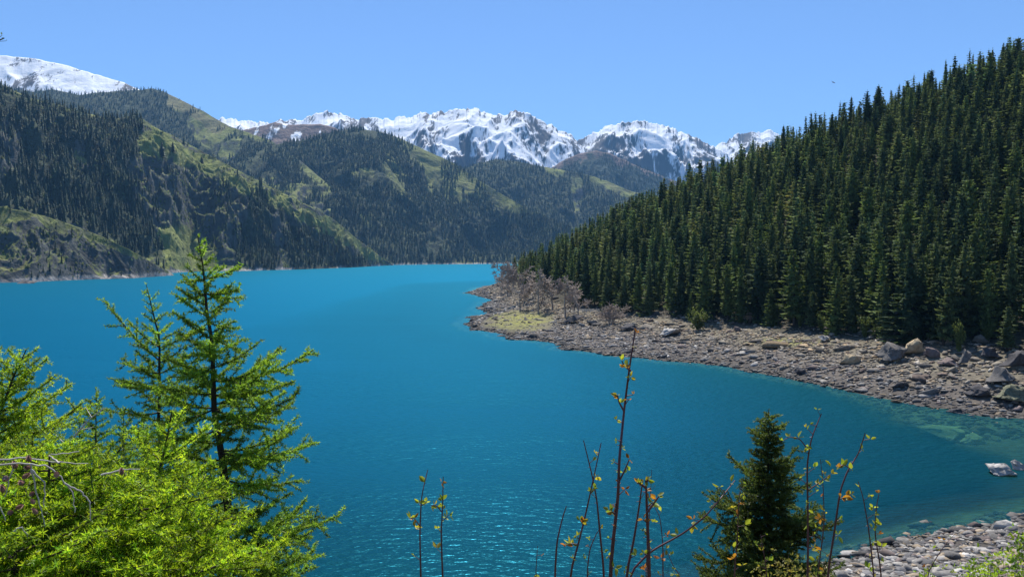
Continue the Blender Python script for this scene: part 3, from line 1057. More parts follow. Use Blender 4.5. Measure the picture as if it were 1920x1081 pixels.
foot_gap = P3[:, 2] - forest_foot_z(px)
front = [i for i in ind if foot_gap[i] < 2.6]
sky_ = [i for i in ind if behind[i] > -14 and i not in set(front)]
front_no = {i: k + 1 for k, i in enumerate(sorted(front, key=lambda i: -px[i]))}
sky_no = {i: k + 1 for k, i in enumerate(sorted(sky_, key=lambda i: -px[i]))}
for i in ind:
    tone = int(g.choice(3, p=[0.3, 0.45, 0.25]))
    size = "tall" if HT[i] > 22 else ("short" if HT[i] < 15 else "medium")
    wide = "slender" if WF[i] < 1.16 else "full"
    grp = None
    if i in front_no:
        lab = f"{size} {wide} spruce at the wood's foot, {ordinal(front_no[i])} from the right"
        grp = "spruces along the lower edge of the wood"
    elif i in sky_no:
        lab = f"{size} {wide} spruce on the hill crest, {ordinal(sky_no[i])} from the right"
        grp = "spruces along the crest of the hill"
    else:
        zone = "lower slope" if behind[i] < -170 else ("middle slope" if behind[i] < -70 else "upper slope")
        side = "grassy point" if px[i] < 1250 else ("stony shore" if px[i] < 1600 else "large shore boulders")
        lab = f"{size} {wide} {TONE_W[tone]} spruce on the {zone} over the {side}"
        grp = lab.replace(" spruce ", " spruces ")
    e = thing("spruce_tree", lab, "tree", tuple(P3[i] - np.array([0, 0, 0.4])), grp)
    e.rotation_euler = (g.normal() * .028, g.normal() * .028, g.random() * 6.28)
    e.scale = (HT[i] * WF[i], HT[i] * WF[i], HT[i])
    link("trunk", TRUNK_ME, M_TRUNK, e)
    link("crown", CROWN_ME[int(g.integers(0, 12))][tone], M_SPRUCE, e)

# lone spruces on the grassy flank across the lake
LONE = build_mesh("crown", *far_tree(9, 6, 91))
for (x, y, h, lab) in [(303, 297, 30, "left and larger of the two lone spruces on the grassy flank across the lake"),
                       (325, 286, 20, "right and smaller of the two lone spruces on the grassy flank across the lake"),
                       (379, 306, 15, "small lone spruce on the grassy ridge, lower down than the other two")]:
    qx, qy = w2px(LEFT_P)
    k = np.argmin(np.where(LEFT_P[..., 1] < 2600, np.hypot(qx - x, qy - y), 1e9))
    q = LEFT_P.reshape(-1, 3)[k]
    hh = h * q[1] / F
    e = thing("spruce_tree", lab, "tree", tuple(q))
    e.scale = (hh * 1.7, hh * 1.7, hh)
    link("trunk", TRUNK_ME, M_TRUNK, e)
    link("crown", LONE, M_FARTREE, e)


# ------------------------------------------------------------------ stones and boulders
def rock_template(seed, sub=1, flat=0.55, ang=0.35):
    g = np.random.default_rng(seed)
    bm = bmesh.new()
    if sub == 0:
        q = g.normal(size=(14, 3))
        q /= np.linalg.norm(q, axis=1)[:, None]
        for p in q * g.uniform(.75, 1.1, (14, 1)):
            bm.verts.new(p)
        r = bmesh.ops.convex_hull(bm, input=bm.verts)
    else:
        q = g.normal(size=(13, 3))
        q /= np.linalg.norm(q, axis=1)[:, None]
        for p in q * g.uniform(.62, 1.2, (13, 1)):
            bm.verts.new(p)
        r = bmesh.ops.convex_hull(bm, input=bm.verts)
    bmesh.ops.delete(bm, geom=[v for v in bm.verts if not v.link_faces], context='VERTS')
    bmesh.ops.triangulate(bm, faces=bm.faces)
    if sub == 2:
        bmesh.ops.bevel(bm, geom=list(bm.edges), offset=0.025, segments=1, affect='EDGES', profile=0.6)
        bmesh.ops.triangulate(bm, faces=bm.faces)
        bmesh.ops.subdivide_edges(bm, edges=bm.edges, cuts=3)
        for v in bm.verts:
            c_ = v.co
            v.co = c_ * (1 + 0.34 * float(ridged(c_.x * 1.5 + seed + c_.z, c_.y * 1.5 - c_.z * 1.3, seed, 4) - .6) + g.normal() * .02)
        bmesh.ops.triangulate(bm, faces=bm.faces)
    bm.verts.ensure_lookup_table()
    V = np.array([v.co for v in bm.verts])
    V[:, :2] *= (1 + np.clip(.15 - V[:, 2], 0, 1) * .9)[:, None]
    V[:, 2] = np.where(V[:, 2] < -.15, -.15 + (V[:, 2] + .15) * .35, V[:, 2])
    V[:, 2] *= flat
    bm.verts.index_update()
    Fc = np.array([[v.index for v in f.verts] for f in bm.faces])
    bm.free()
    return V, [Fc], np.ones((len(V), 3))


ROCK_T = [rock_template(i, 0, flat=g.uniform(.5, 1.0)) for i in range(14)]
ROCK_C = np.array([[0.23, 0.215, 0.20], [0.30, 0.28, 0.25], [0.14, 0.135, 0.135], [0.34, 0.27, 0.19], [0.20, 0.16, 0.145], [0.42, 0.40, 0.37]])


def scatter_rocks(n, xr, yr, cond, size, seed, name, big=0.05, bright=1.0):
    g = np.random.default_rng(seed)
    q = np.stack([g.uniform(*xr, n), g.uniform(*yr, n)], -1)
    z = ground(q[:, 0], q[:, 1])
    p = np.column_stack([q, z])
    px, py = w2px(p)
    k = cond(px, py, p, g) & (px > -100) & (px < 2050) & (py < 1180)
    p = p[k]
    n = len(p)
    s = np.exp(g.normal(size=n) * 0.42) * size
    s = np.where(g.random(n) < big, s * g.uniform(1.6, 2.6, n), s)
    scl = np.stack([s * g.uniform(.7, 1.5, n), s * g.uniform(.7, 1.2, n), s * g.uniform(.5, 1.0, n)], -1)
    ci = g.choice(len(ROCK_C), n, p=[.30, .2, .2, .14, .10, .06])
    tint = ROCK_C[ci] * g.uniform(.45, 1.15, (n, 1)) * bright
    wet = sstep(0.9, 0.1, p[:, 2])[:, None]
    tint = tint * (1 - 0.45 * wet)
    warm = sstep(2.2, 4.5, p[:, 2])[:, None]
    tint = tint * (1 + warm * np.array([0.14, 0.06, -0.08]))
    p[:, 2] += scl[:, 2] * 0.12
    V, fs, C = merge(ROCK_T, p, scl, g.random(n) * 6.28, tint, g.integers(0, len(ROCK_T), n), g.normal(size=(n, 2)) * .45)
    link(name, build_mesh(name, V, fs, C), M_ROCK, kind="stuff")
    return n


def far_shore(px, py, p, g):
    fz = forest_foot_z(px)
    gr = in_poly(px, py, [(905, 600), (960, 580), (1040, 588), (1035, 618), (960, 622), (900, 612)])
    return (p[:, 2] > -1.9) & (p[:, 2] < fz + 1.5) & (g.random(len(p)) < np.where(gr, 0.13, np.where(p[:, 2] > fz - 1, 0.45, 1.0)))


print("rocks", scatter_rocks(120000, (-50, 135), (128, 640), far_shore, 0.34, 3, "shore_stones"),
      scatter_rocks(9000, (30, 135), (128, 330), lambda px, py, p, g: (p[:, 2] > 0.2) & (p[:, 2] < forest_foot_z(px) + 1) & (g.random(len(p)) < sstep(1250, 1750, px) * .35), 0.5, 13, "rubble"),
      scatter_rocks(30000, (15, 95), (52, 128), lambda px, py, p, g: (p[:, 2] > -1.0) & (p[:, 2] < 3.8), 0.25, 4, "beach_stones", 0.015, 1.3))

BOULDER_T = [rock_template(60 + i, 2, flat=1.0) for i in range(9)]
BCOL = {"tan": (0.42, 0.33, 0.21), "grey": (0.14, 0.13, 0.12), "dark": (0.07, 0.066, 0.068), "pale": (0.38, 0.36, 0.33), "moss": (0.16, 0.16, 0.105),
        "purple": (0.16, 0.125, 0.115)}
BOULDERS = [
    (1596, 685, 52, 34, "tan", "tan boulder with a dark shaded left face alone on the stony beach"),
    (1676, 676, 62, 46, "grey", "broad grey boulder, left one of the cluster at the wood's edge"),
    (1712, 664, 56, 42, "tan", "yellowish grey boulder, middle one of the cluster at the wood's edge"),
    (1742, 672, 46, 32, "purple", "low purplish boulder, right one of the cluster at the wood's edge"),
    (1708, 636, 26, 16, "pale", "small whitish boulder in the shade under the spruces"),
    (1780, 684, 50, 30, "purple", "low reddish grey boulder left of the pointed grey boulder"),
    (1809, 684, 28, 44, "grey", "pointed upright grey boulder beside the dark undergrowth"),
    (1872, 716, 60, 56, "grey", "large blocky boulder with a pale lit face near the right edge"),
    (1908, 690, 62, 52, "dark", "dark boulder heaped behind the large blocky boulder"),
    (1850, 668, 48, 30, "dark", "dark low boulder in shade above the large blocky boulder"),
    (1908, 752, 84, 44, "moss", "broad mossy slab below the large blocky boulder"),
    (1838, 742, 62, 26, "dark", "dark flat slab left of the broad mossy slab"),
    (1690, 728, 46, 20, "dark", "dark slab halfway down the stony beach"),
    (1500, 700, 30, 16, "dark", "dark block low on the beach near the water"),
    (1182, 618, 50, 26, "dark", "dark overhanging slab below the bare bush"),
    (1076, 606, 40, 26, "dark", "dark block at the right end of the grassy patch"),
    (1118, 608, 40, 16, "grey", "long grey ledge between the two dark blocks"),
    (1262, 628, 56, 20, "pale", "pale flat ledge at the wood's edge right of the dark slab"),
    (1795, 772, 36, 14, "dark", "dark wet block standing at the waterline"),
    (1872, 886, 62, 30, "pale", "grey rock standing out of the water near the right edge"),
    (1908, 878, 34, 26, "pale", "pale rock beside the grey rock in the water"),
    (1380, 622, 24, 16, "purple", "small reddish boulder under the spruces in the middle"),
    (1545, 640, 30, 18, "pale", "small pale boulder at the top of the beach left of the tan boulder"),
]
BM = {}
gb = np.random.default_rng(9)
for k, (x, y, w, h, cl, lab) in enumerate(BOULDERS):
    q = hit(x, y)
    s = q[1] / F
    tv, tf, tc = BOULDER_T[(k * 4 + 5) % 9]
    a = gb.random() * 6.28
    R3 = np.array([[math.cos(a), -math.sin(a), 0], [math.sin(a), math.cos(a), 0], [0, 0, 1]])
    v = tv @ R3.T * np.array([w * s * .42, w * s * .38, h * s * .52])
    v[:, 2] += h * s * .20
    o = link("boulder", build_mesh("boulder", v, tf, tc * np.array(BCOL[cl])), M_ROCK, label=lab, cat="rock", group="boulders on the shore")
    o.location = (q[0], q[1], max(q[2], -0.12))
for k, (x, y, w, lab) in enumerate([(1766, 797, 92, "large pale rock lying under the green shallow water"), (1826, 812, 46, "small pale rock under the shallow water right of the large one")]):
    s = water_D(y) / F
    q = px2w(x, y, water_D(y))
    tv, tf, tc = BOULDER_T[(k + 3) % 7]
    o = link("boulder", build_mesh("boulder", tv * np.array([w * s * .55, w * s * .5, 1.2]), tf, tc * np.array((0.55, 0.52, 0.30))), M_ROCK, label=lab, cat="rock",
             group="boulders on the shore")
    o.location = (q[0], q[1], -1.2)
q = px2w(46, 530, water_D(531))
tv, tf, tc = BOULDER_T[2]
o = link("rock_islet", build_mesh("rock_islet", tv * np.array([13, 9, 4.5]), tf, tc * np.array((0.12, 0.11, 0.10))), M_ROCK, label="dark rock islet off the headland across the lake", cat="rock")
o.location = (q[0], q[1], -0.5)


# ------------------------------------------------------------------ leafless trees, shrubs and the railing on the point
def bare_tree(seed, spread=0.5, levels=4, stems=1, droop=0.0):
    g = np.random.default_rng(seed)
    trunk, twigs = MB(), MB()

    def grow(p, d, L, r, lv):
        n = 4
        pts = [p]
        for i in range(n):
            d = d + g.normal(size=3) * .14 + np.array([0, 0, -droop * (levels - lv) * .1])
            d /= np.linalg.norm(d)
            pts.append(pts[-1] + d * L / n)
        (trunk if lv == levels else twigs).tube(pts, np.linspace(r, r * .6, n + 1), 4 if lv > 1 else 3)
        if lv == 0:
            return
        k = 4 if lv >= levels - 1 else 5
        for b in range(k):
            t = 0.35 + 0.65 * (b + g.random()) / k
            q = pts[min(int(t * n), n - 1)] * (1 - (t * n) % 1) + pts[min(int(t * n) + 1, n)] * ((t * n) % 1)
            s = g.normal(size=3)
            s -= d * (s @ d)
            s /= np.linalg.norm(s)
            nd = d * (1 - spread * .55) + s * spread * 1.3 + np.array([0, 0, .12])
            grow(q, nd / np.linalg.norm(nd), L * g.uniform(.5, .78), max(r * .6, 0.0075), lv - 1)
    for i in range(stems):
        d = np.array([g.normal() * .35 * (stems > 1), g.normal() * .35 * (stems > 1), 1.0])
        grow(np.array([0, 0, 0.0]) + g.normal(size=3) * .03 * (stems > 1), d / np.linalg.norm(d), 0.42, 0.022, levels)
    return trunk.mesh("trunk"), twigs.mesh("crown")


BT = [bare_tree(1, .55), bare_tree(5, .7), bare_tree(9, .6), bare_tree(12, .6, 3, 7)]
for (x, y, h, w, k, lab) in [
        (922, 531, 50, 46, 0, "bare grey tree at the tip of the far point, leftmost of the leafless trees"),
        (941, 530, 56, 46, 2, "bare grey tree second from the tip of the far point"),
        (962, 540, 60, 54, 1, "bare grey tree third from the tip of the far point"),
        (984, 566, 88, 78, 0, "tall bare tree with pinkish twigs behind the grassy patch"),
        (1010, 588, 104, 84, 1, "widest bare tree with dense twigs at the upper edge of the grassy patch"),
        (1036, 580, 80, 70, 2, "bare tree between the two widest leafless trees"),
        (952, 556, 62, 56, 2, "bare tree on the neck of the point, below the far tip's trees"),
        (975, 584, 74, 66, 0, "slender bare tree over the left half of the grassy patch"),
        (1085, 596, 70, 60, 0, "small bare tree right beside the railing's end"),
        (1060, 594, 96, 80, 1, "bare spreading tree in front of dark spruces by the railing"),
        (1145, 608, 46, 56, 3, "bare many stemmed bush beside the dark overhanging slab"),
        (1674, 606, 56, 40, 3, "bare grey bush among the spruces above the boulder cluster"),
        (1405, 604, 26, 20, 3, "small bare bush under the spruces in the middle of the shore")]:
    q = hit(x, y)
    s = q[1] / F
    e = thing("bare_tree" if k < 3 else "bare_bush", lab, "tree" if k < 3 else "bush", tuple(q - np.array([0, 0, .2])), "leafless trees and bushes on the shore")
    e.scale = (w * s * 1.15, w * s * 1.15, h * s * 1.08)
    e.rotation_euler = (0, 0, gb.random() * 6.28)
    link("trunk", BT[k][0], M_GREYWOOD, e)
    link("crown", BT[k][1], M_GREYWOOD, e)


def leafy_shrub(seed, n=700, size=0.09, tall=1.0):
    g = np.random.default_rng(seed)
    st, lf = MB(), MB()
    tips = []
    for i in range(16):
        a = g.random() * 6.28
        r = g.uniform(.1, .55)
        e = np.array([math.cos(a) * r, math.sin(a) * r, g.uniform(.55, 1.0) * tall])
        pts = np.array([e * t * np.array([t, t, 1]) for t in np.linspace(0, 1, 5)])
        st.tube(pts, np.linspace(.012, .004, 5), 3)
        tips.append(pts)
    tips = np.array(tips)
    i = g.integers(0, 16, n)
    t = g.uniform(.25, 1, n)
    c = np.array([[np.interp(tt, np.linspace(0, 1, 5), tips[k][:, j]) for j in range(3)] for k, tt in zip(i, t)]) + g.normal(size=(n, 3)) * .075
    V, fs = blades(c, g.normal(size=(n, 3)) + np.array([0, 0, .6]), 3, size, size * .5, 1.0, g)
    lf.add(V, fs, np.repeat(g.uniform(.7, 1.3, (n, 1)) * np.ones((1, 3)), len(V) // n, 0))
    return st.mesh("stems"), lf.mesh("leaves")


SH = [leafy_shrub(1), leafy_shrub(2), leafy_shrub(3)]
for (x, y, h, w, k, lab) in [
        (1310, 620, 38, 52, 0, "round green shrub in the sun at the wood's edge above the pale ledge"),
        (1622, 634, 42, 28, 1, "small green shrub at the foot of dark spruces above the tan boulder"),
        (1797, 662, 62, 26, 2, "bright yellow green shrub just left of the pointed boulder"),
        (1540, 622, 30, 24, 0, "low green shrub in the dark gap of the wood's edge"),
        (1500, 614, 26, 20, 1, "dull green shrub at the wood's edge, left of the low green one"),
        (1455, 606, 40, 22, 2, "yellowish shrub in front of slim spruce trunks in the middle"),
        (1850, 640, 30, 34, 0, "pale green shrub in shade above the dark boulders")]:
    q = hit(x, y)
    s = q[1] / F
    e = thing("shrub", lab, "shrub", tuple(q - np.array([0, 0, .15])), "green shrubs along the wood's edge")
    e.scale = (w * s * .8, w * s * .8, h * s)
    e.rotation_euler = (0, 0, gb.random() * 6.28)
    link("stems", SH[k][0], M_TRUNK, e)
    link("leaves", SH[k][1], M_SHRUB, e)

a0, a1 = hit(1062, 586), hit(1124, 586)
e = thing("railing", "pale timber railing under the bare trees at the edge of the dark wood", "railing", tuple(a0))
nP = 9
rail, = [MB()]
prev = None
for i in range(nP):
    q = a0 + (a1 - a0) * i / (nP - 1)
    q[2] = ground(q[0:1], q[1:2])[0]
    pm = MB()
    pm.tube([q - a0 + np.array([0, 0, -.2]), q - a0 + np.array([0, 0, 1.5])], .10, 6)
    link("post", pm.mesh("post"), M_FENCE, e)
    if prev is not None:
        for z in (.55, 1.0, 1.42):
            rail.tube([prev - a0 + np.array([0, 0, z]), q - a0 + np.array([0, 0, z])], .065, 5)
    prev = q
link("rails", rail.mesh("rails"), M_FENCE, e)

# a bird over the wood
bm_ = MB()
zb = np.linspace(-.28, .28, 9)
bm_.tube(np.stack([zb, zb * 0, zb * .1], -1), .075 * np.sqrt(np.clip(1 - (zb / .3) ** 2, .02, 1)), 8)
for sgn in (-1, 1):
    bm_.add([[.10, 0, .04], [-.08, 0, .03], [-.16, sgn * .32, .16], [.02, sgn * .34, .17], [-.22, sgn * .70, .10], [-.10, sgn * .66, .11],
             [.10, 0, .02], [-.08, 0, .01], [-.16, sgn * .32, .14], [.02, sgn * .34, .15], [-.22, sgn * .70, .09], [-.10, sgn * .66, .10]],
            [np.array([[0, 1, 2, 3], [3, 2, 4, 5], [9, 8, 7, 6], [11, 10, 8, 9]])])
bm_.add([[-.24, 0, 0], [-.44, .10, -.02], [-.46, -.10, -.02], [-.24, 0, .03], [-.44, .10, 0], [-.46, -.10, 0]], [np.array([[0, 1, 2], [3, 5, 4]])])
M_BIRD = ground_mat("dark_feathers", 8, .3, base=(0.05, 0.045, 0.04))
o = link("bird", bm_.mesh("bird"), M_BIRD, label="small dark bird gliding in the blue sky above the wooded hill", cat="bird")
o.location = tuple(px2w(1563, 155, 190))
o.rotation_euler = (R(35), R(-12), R(20))
# ------------------------------------------------------------------ trees and shoots on the bank in front of the camera
def conifer(trunk_pts, r_base, half_w, nbranch, seed, rise=(0.9, 0.05), sag=0.25, tuft=0.025, step=0.03, k=7, width=0.0035, twig_step=0.13, twig_len=0.36,
            extra=(), t0=0.02, spread=1.0, bias=0.5, flat=0.35, dens_noise=0.0, wood_r=0.011, cull_z=None, lvar=(.5, 1.15)):
    """trunk, limbs and needle tufts; half_w gives the limb length at a distance below the top; extra limbs are (height fraction, end point)"""
    g = np.random.default_rng(seed)
    tp = np.asarray(trunk_pts, float)
    seg = np.r_[0, np.cumsum(np.linalg.norm(np.diff(tp, axis=0), axis=1))]
    tt = np.linspace(0, seg[-1], 40)
    path = np.stack([np.interp(tt, seg, tp[:, j]) for j in range(3)], -1)
    path[:, :2] += np.stack([fbm(tt * .9, tt * 0 + seed, seed, 3), fbm(tt * .9, tt * 0 + seed + 9, seed, 3)], -1) * 0.05 * np.clip(tt / tt[-1] * 3, 0, 1)[:, None]
    H = seg[-1]
    wood = MB()
    wood.tube(path, r_base * (1 - tt / H) ** 0.9 + 0.004, 7)
    twl, C, A, T = MB(), [], [], []

    def at(h):
        return np.array([np.interp(h, tt, path[:, j]) for j in range(3)])

    def limb(p, d, L, up, r, tone, order=0):
        n = max(4, int(L / 0.12))
        s = np.linspace(0, 1, n + 1)
        w = g.normal(size=3) * .12
        pts = p + d * (L * s)[:, None] + np.array([0, 0, 1.0]) * ((up * s - sag * L * s * (1 - s) * 1.6) * L)[:, None] + w * (s * s * L * .5)[:, None]
        (wood if order == 0 else twl).tube(pts, np.linspace(r, r * .3 + .0008, n + 1), 4 if order == 0 else 3)
        ln = np.linalg.norm(pts[-1] - pts[0])
        m = max(2, int(ln / step))
        q = np.linspace(0.12 if order == 0 else 0.05, 1.0, m)
        c_ = np.stack([np.interp(q, s, pts[:, j]) for j in range(3)], -1)
        dd = np.gradient(c_, axis=0)
        dd /= np.linalg.norm(dd, axis=1)[:, None] + 1e-9
        C.append(c_ + g.normal(size=c_.shape) * tuft * .12)
        A.append(dd)
        T.append(np.full(m, tone))
        if order == 0 and L > 0.15:
            nt_ = int(L / twig_step * 2)
            for j in range(nt_):
                f = 0.15 + 0.83 * (j + g.random()) / nt_
                pp_ = np.array([np.interp(f, s, pts[:, a]) for a in range(3)])
                td = pts[min(int(f * n) + 1, n)] - pts[min(int(f * n), n - 1)]
                td /= np.linalg.norm(td) + 1e-9
                sd = np.cross(td, [0, 0, 1.0])
                sd /= np.linalg.norm(sd) + 1e-9
                sd = sd * (1 if j % 2 else -1) + np.array([0, 0, g.normal() * flat])
                nd = td * .65 + sd * .75
                nd /= np.linalg.norm(nd)
                limb(pp_, nd, twig_len * L * (1.05 - .75 * f) * g.uniform(.5, 1.25) + 0.03, g.uniform(-.25, .15), r * .35 + .001, tone * g.uniform(.85, 1.15), 1)
    ga = g.random() * 6.28
    for i in range(nbranch):
        h = H * (t0 + (0.985 - t0) * ((i + g.random()) / nbranch) ** 0.85)
        ga += 2.39996 + g.normal() * .35
        below = H - h
        L = half_w(below) * g.uniform(*lvar)
        f = below / H
        p = at(h)
        if cull_z is not None and p[2] < cull_z:
            continue
        up = rise[0] * (1 - f) ** 2.2 + rise[1] + g.normal() * .10
        limb(p, np.array([math.cos(ga), math.sin(ga), 0]), L, up, wood_r * (L / 1.0) ** .7 + .002, g.uniform(.6, 1.3))
    for (hz_, end, tone) in extra:
        i = np.argmin(np.abs(path[:, 2] - hz_))
        p = path[i]
        v = np.asarray(end) - p
        L = np.linalg.norm(v[:2]) + 1e-6
        limb(p, np.array([v[0] / L, v[1] / L, 0]), L, v[2] / L, wood_r * L ** .7 + .003, tone)
    # the leader
    c_ = path[-10:]
    C.append(c_)
    A.append(np.tile([[0, 0, 1.0]], (len(c_), 1)))
    T.append(np.ones(len(c_)))
    C, A, T = np.concatenate(C), np.concatenate(A), np.concatenate(T)
    V, fs = blades(C, A, k, tuft, width, spread, g, bias)
    tint = np.repeat(T * g.uniform(.8, 1.2, len(T)), k * 5)[:, None] * (1 + np.repeat(g.normal(size=len(T)), k * 5)[:, None] * np.array([.10, .02, -.05]))
    cr = MB()
    cr.add(V, fs, tint)
    return wood, twl, cr


def emit(name, label, origin, wood, twl, crown, mat, group=None, cat="tree", bark=None):
    o = np.asarray(origin, float)
    e = thing(name, label, cat, tuple(o), group)
    wood.V += twl.V
    wood.C += twl.C
    for kk in (3, 4):
        wood.F[kk] += [f + wood.n for f in twl.F[kk]]
    wood.n += twl.n
    for m_ in (wood, crown):
        m_.V = [v - o for v in m_.V]
    link("trunk", wood.mesh("trunk", True), bark or M_BARK, e)
    link("crown", crown.mesh("crown"), mat, e)
    return e


def gz(x, y):
    return float(ground(np.array([x]), np.array([y]))[0])


def base_of(px, D, py=1081):
    q = px2w(px, py, D)
    return np.array([q[0], D, gz(q[0], D) - 0.1])


def tab(pairs):
    xs, ys = zip(*pairs)
    return lambda v: float(np.interp(v, xs, ys))


# the tall larch
D = 9.0
u = D / F
tr = [base_of(425, D, 1300), px2w(415, 1081, D), px2w(428, 960, D), px2w(412, 850, D), px2w(402, 760, D), px2w(397, 640, D), px2w(388, 540, D), px2w(371, 442, D)]
ex = []
for (sy, ex_, ey, dd, tone) in [(520, 452, 500, .1, 1.1), (545, 452, 545, -.1, 1.1), (560, 455, 562, .2, 1.0), (520, 340, 528, -.1, 1.0), (552, 334, 562, .1, 1.0),
                                (610, 330, 632, .2, .9), (600, 448, 618, .1, 1.0), (660, 340, 668, -.3, 1.0), (640, 455, 660, .2, 1.0), (720, 578, 656, .3, 1.05),
                                (715, 520, 660, -.4, 1.1), (740, 548, 708, .3, 1.0), (735, 500, 690, -.6, 1.15), (790, 548, 760, .5, .9), (770, 520, 735, -.7, 1.1),
                                (860, 584, 828, .3, 1.0), (850, 530, 800, -.7, 1.2), (900, 556, 895, .4, .9), (990, 622, 962, .3, 1.1), (985, 560, 935, -.8, 1.15),
                                (1000, 590, 1000, .1, .9), (1060, 560, 1040, -.6, 1.0), (1050, 540, 1075, -.2, 1.0), (700, 300, 725, .3, .9), (760, 290, 790, -.2, .9),
                                (830, 300, 850, .4, .8), (690, 345, 700, -.7, 1.1)]:
    ex.append((px2w(400, sy, D)[2], px2w(ex_, ey, D + dd), tone))
w_, t_, c_ = conifer(tr, 0.085, tab([(0, .08), (.4, .20), (.75, .30), (1.2, .40), (1.6, .65), (2.4, .9), (3.4, 1.1), (6, 1.3)]), 86, 3, rise=(0.9, -0.04), sag=0.26,
                     tuft=0.041, step=0.021, k=10, width=0.007, twig_step=0.115, twig_len=.42, flat=.6, extra=ex, t0=0.25, spread=.9, bias=.25)
emit("larch_tree", "tall bright green larch with a bare pointed leader over the blue lake", tr[0], w_, t_, c_, M_LARCH)

# its slimmer neighbour
D = 10.0
tr = [base_of(302, D, 1200), px2w(302, 1000, D), px2w(300, 770, D), px2w(298, 640, D), px2w(274, 532, D)]
ex = [(px2w(300, sy, D)[2], px2w(a, b, D + dd), tone) for (sy, a, b, dd, tone) in
      [(665, 200, 562, .1, .95), (640, 232, 600, -.1, .95), (650, 345, 632, .1, .9), (690, 225, 672, .2, .85), (690, 362, 655, -.2, .9), (730, 215, 715, .2, .8),
       (745, 360, 725, -.2, .8), (780, 205, 765, .1, .75), (600, 312, 585, .1, 1)]]
w_, t_, c_ = conifer(tr, 0.06, tab([(0, .06), (.5, .18), (1.0, .35), (1.6, .60), (2.5, .75), (6, .9)]), 75, 8, rise=(.9, -0.03), tuft=0.040, step=0.022, k=9, width=0.0068, twig_step=.13, twig_len=.42, flat=.6,
                     extra=ex, t0=0.3, spread=.9, bias=.25)
emit("larch_tree", "slim dark green larch just left of the tall larch, leaning left at its tip", tr[0], w_, t_, c_, M_LARCH, "larches on the bank")

# larch at the left edge of the view
D = 6.5
tr = [base_of(-60, D, 1300), px2w(-30, 1000, D), px2w(-5, 800, D), px2w(48, 655, D)]
ex = [(px2w(-5, sy, D)[2], px2w(a, b, D + dd), tone) for (sy, a, b, dd, tone) in
      [(720, 92, 672, .1, 1.1), (760, 100, 700, -.1, 1.1), (760, 30, 690, .2, 1.1), (800, 128, 722, .1, 1), (830, 150, 760, -.3, 1), (850, 100, 800, .2, 1), (800, 60, 745, -.3, 1.1),
       (700, -20, 650, .1, 1.1), (880, 140, 850, -.2, .9)]]
w_, t_, c_ = conifer(tr, 0.05, tab([(0, .10), (.5, .35), (1, .6), (3, .9)]), 125, 12, rise=(.7, .06), tuft=0.03, step=0.018, k=9, width=0.005, twig_step=.09, twig_len=.42, flat=.6, extra=ex, t0=.25, spread=.9,
                     bias=.25)
emit("larch_tree", "loose light green larch at the left edge, its twigs spread over the water", tr[0], w_, t_, c_, M_LARCHNEAR, "larches on the bank")

# young larches crowding the lower left corner
D = 5.0
tr = [base_of(190, D, 1250), px2w(222, 1085, D), px2w(262, 985, D), px2w(300, 880, D), px2w(322, 770, D)]
ex = [(px2w(300, sy, D)[2], px2w(a, b, D + dd), tone) for (sy, a, b, dd, tone) in
      [(860, 400, 790, -.1, 1.2), (850, 345, 770, .2, 1.2), (900, 412, 850, -.2, 1.2), (880, 250, 800, .2, 1.1), (930, 415, 905, .1, 1.15), (940, 210, 850, -.2, 1.1),
       (980, 400, 960, -.2, 1.2), (1000, 170, 900, .2, 1.1), (1030, 405, 1010, -.3, 1.15), (1040, 150, 960, -.1, 1), (1060, 390, 1060, -.2, 1.1)]]
w_, t_, c_ = conifer(tr, 0.028, tab([(0, .06), (.3, .2), (.6, .34), (1.2, .5), (3, .6)]), 95, 15, rise=(.6, .04), tuft=0.027, step=0.017, k=9, width=0.0046, twig_step=.09, twig_len=.42, flat=.7,
                     extra=ex, t0=.3, spread=1.0, bias=.2, wood_r=.008)
emit("larch_sapling", "yellow green young larch with a leaning thin trunk in front of the tall larch", tr[0], w_, t_, c_, M_LARCHNEAR, "young larches in the lower left")
NL_G = np.random.default_rng(88)
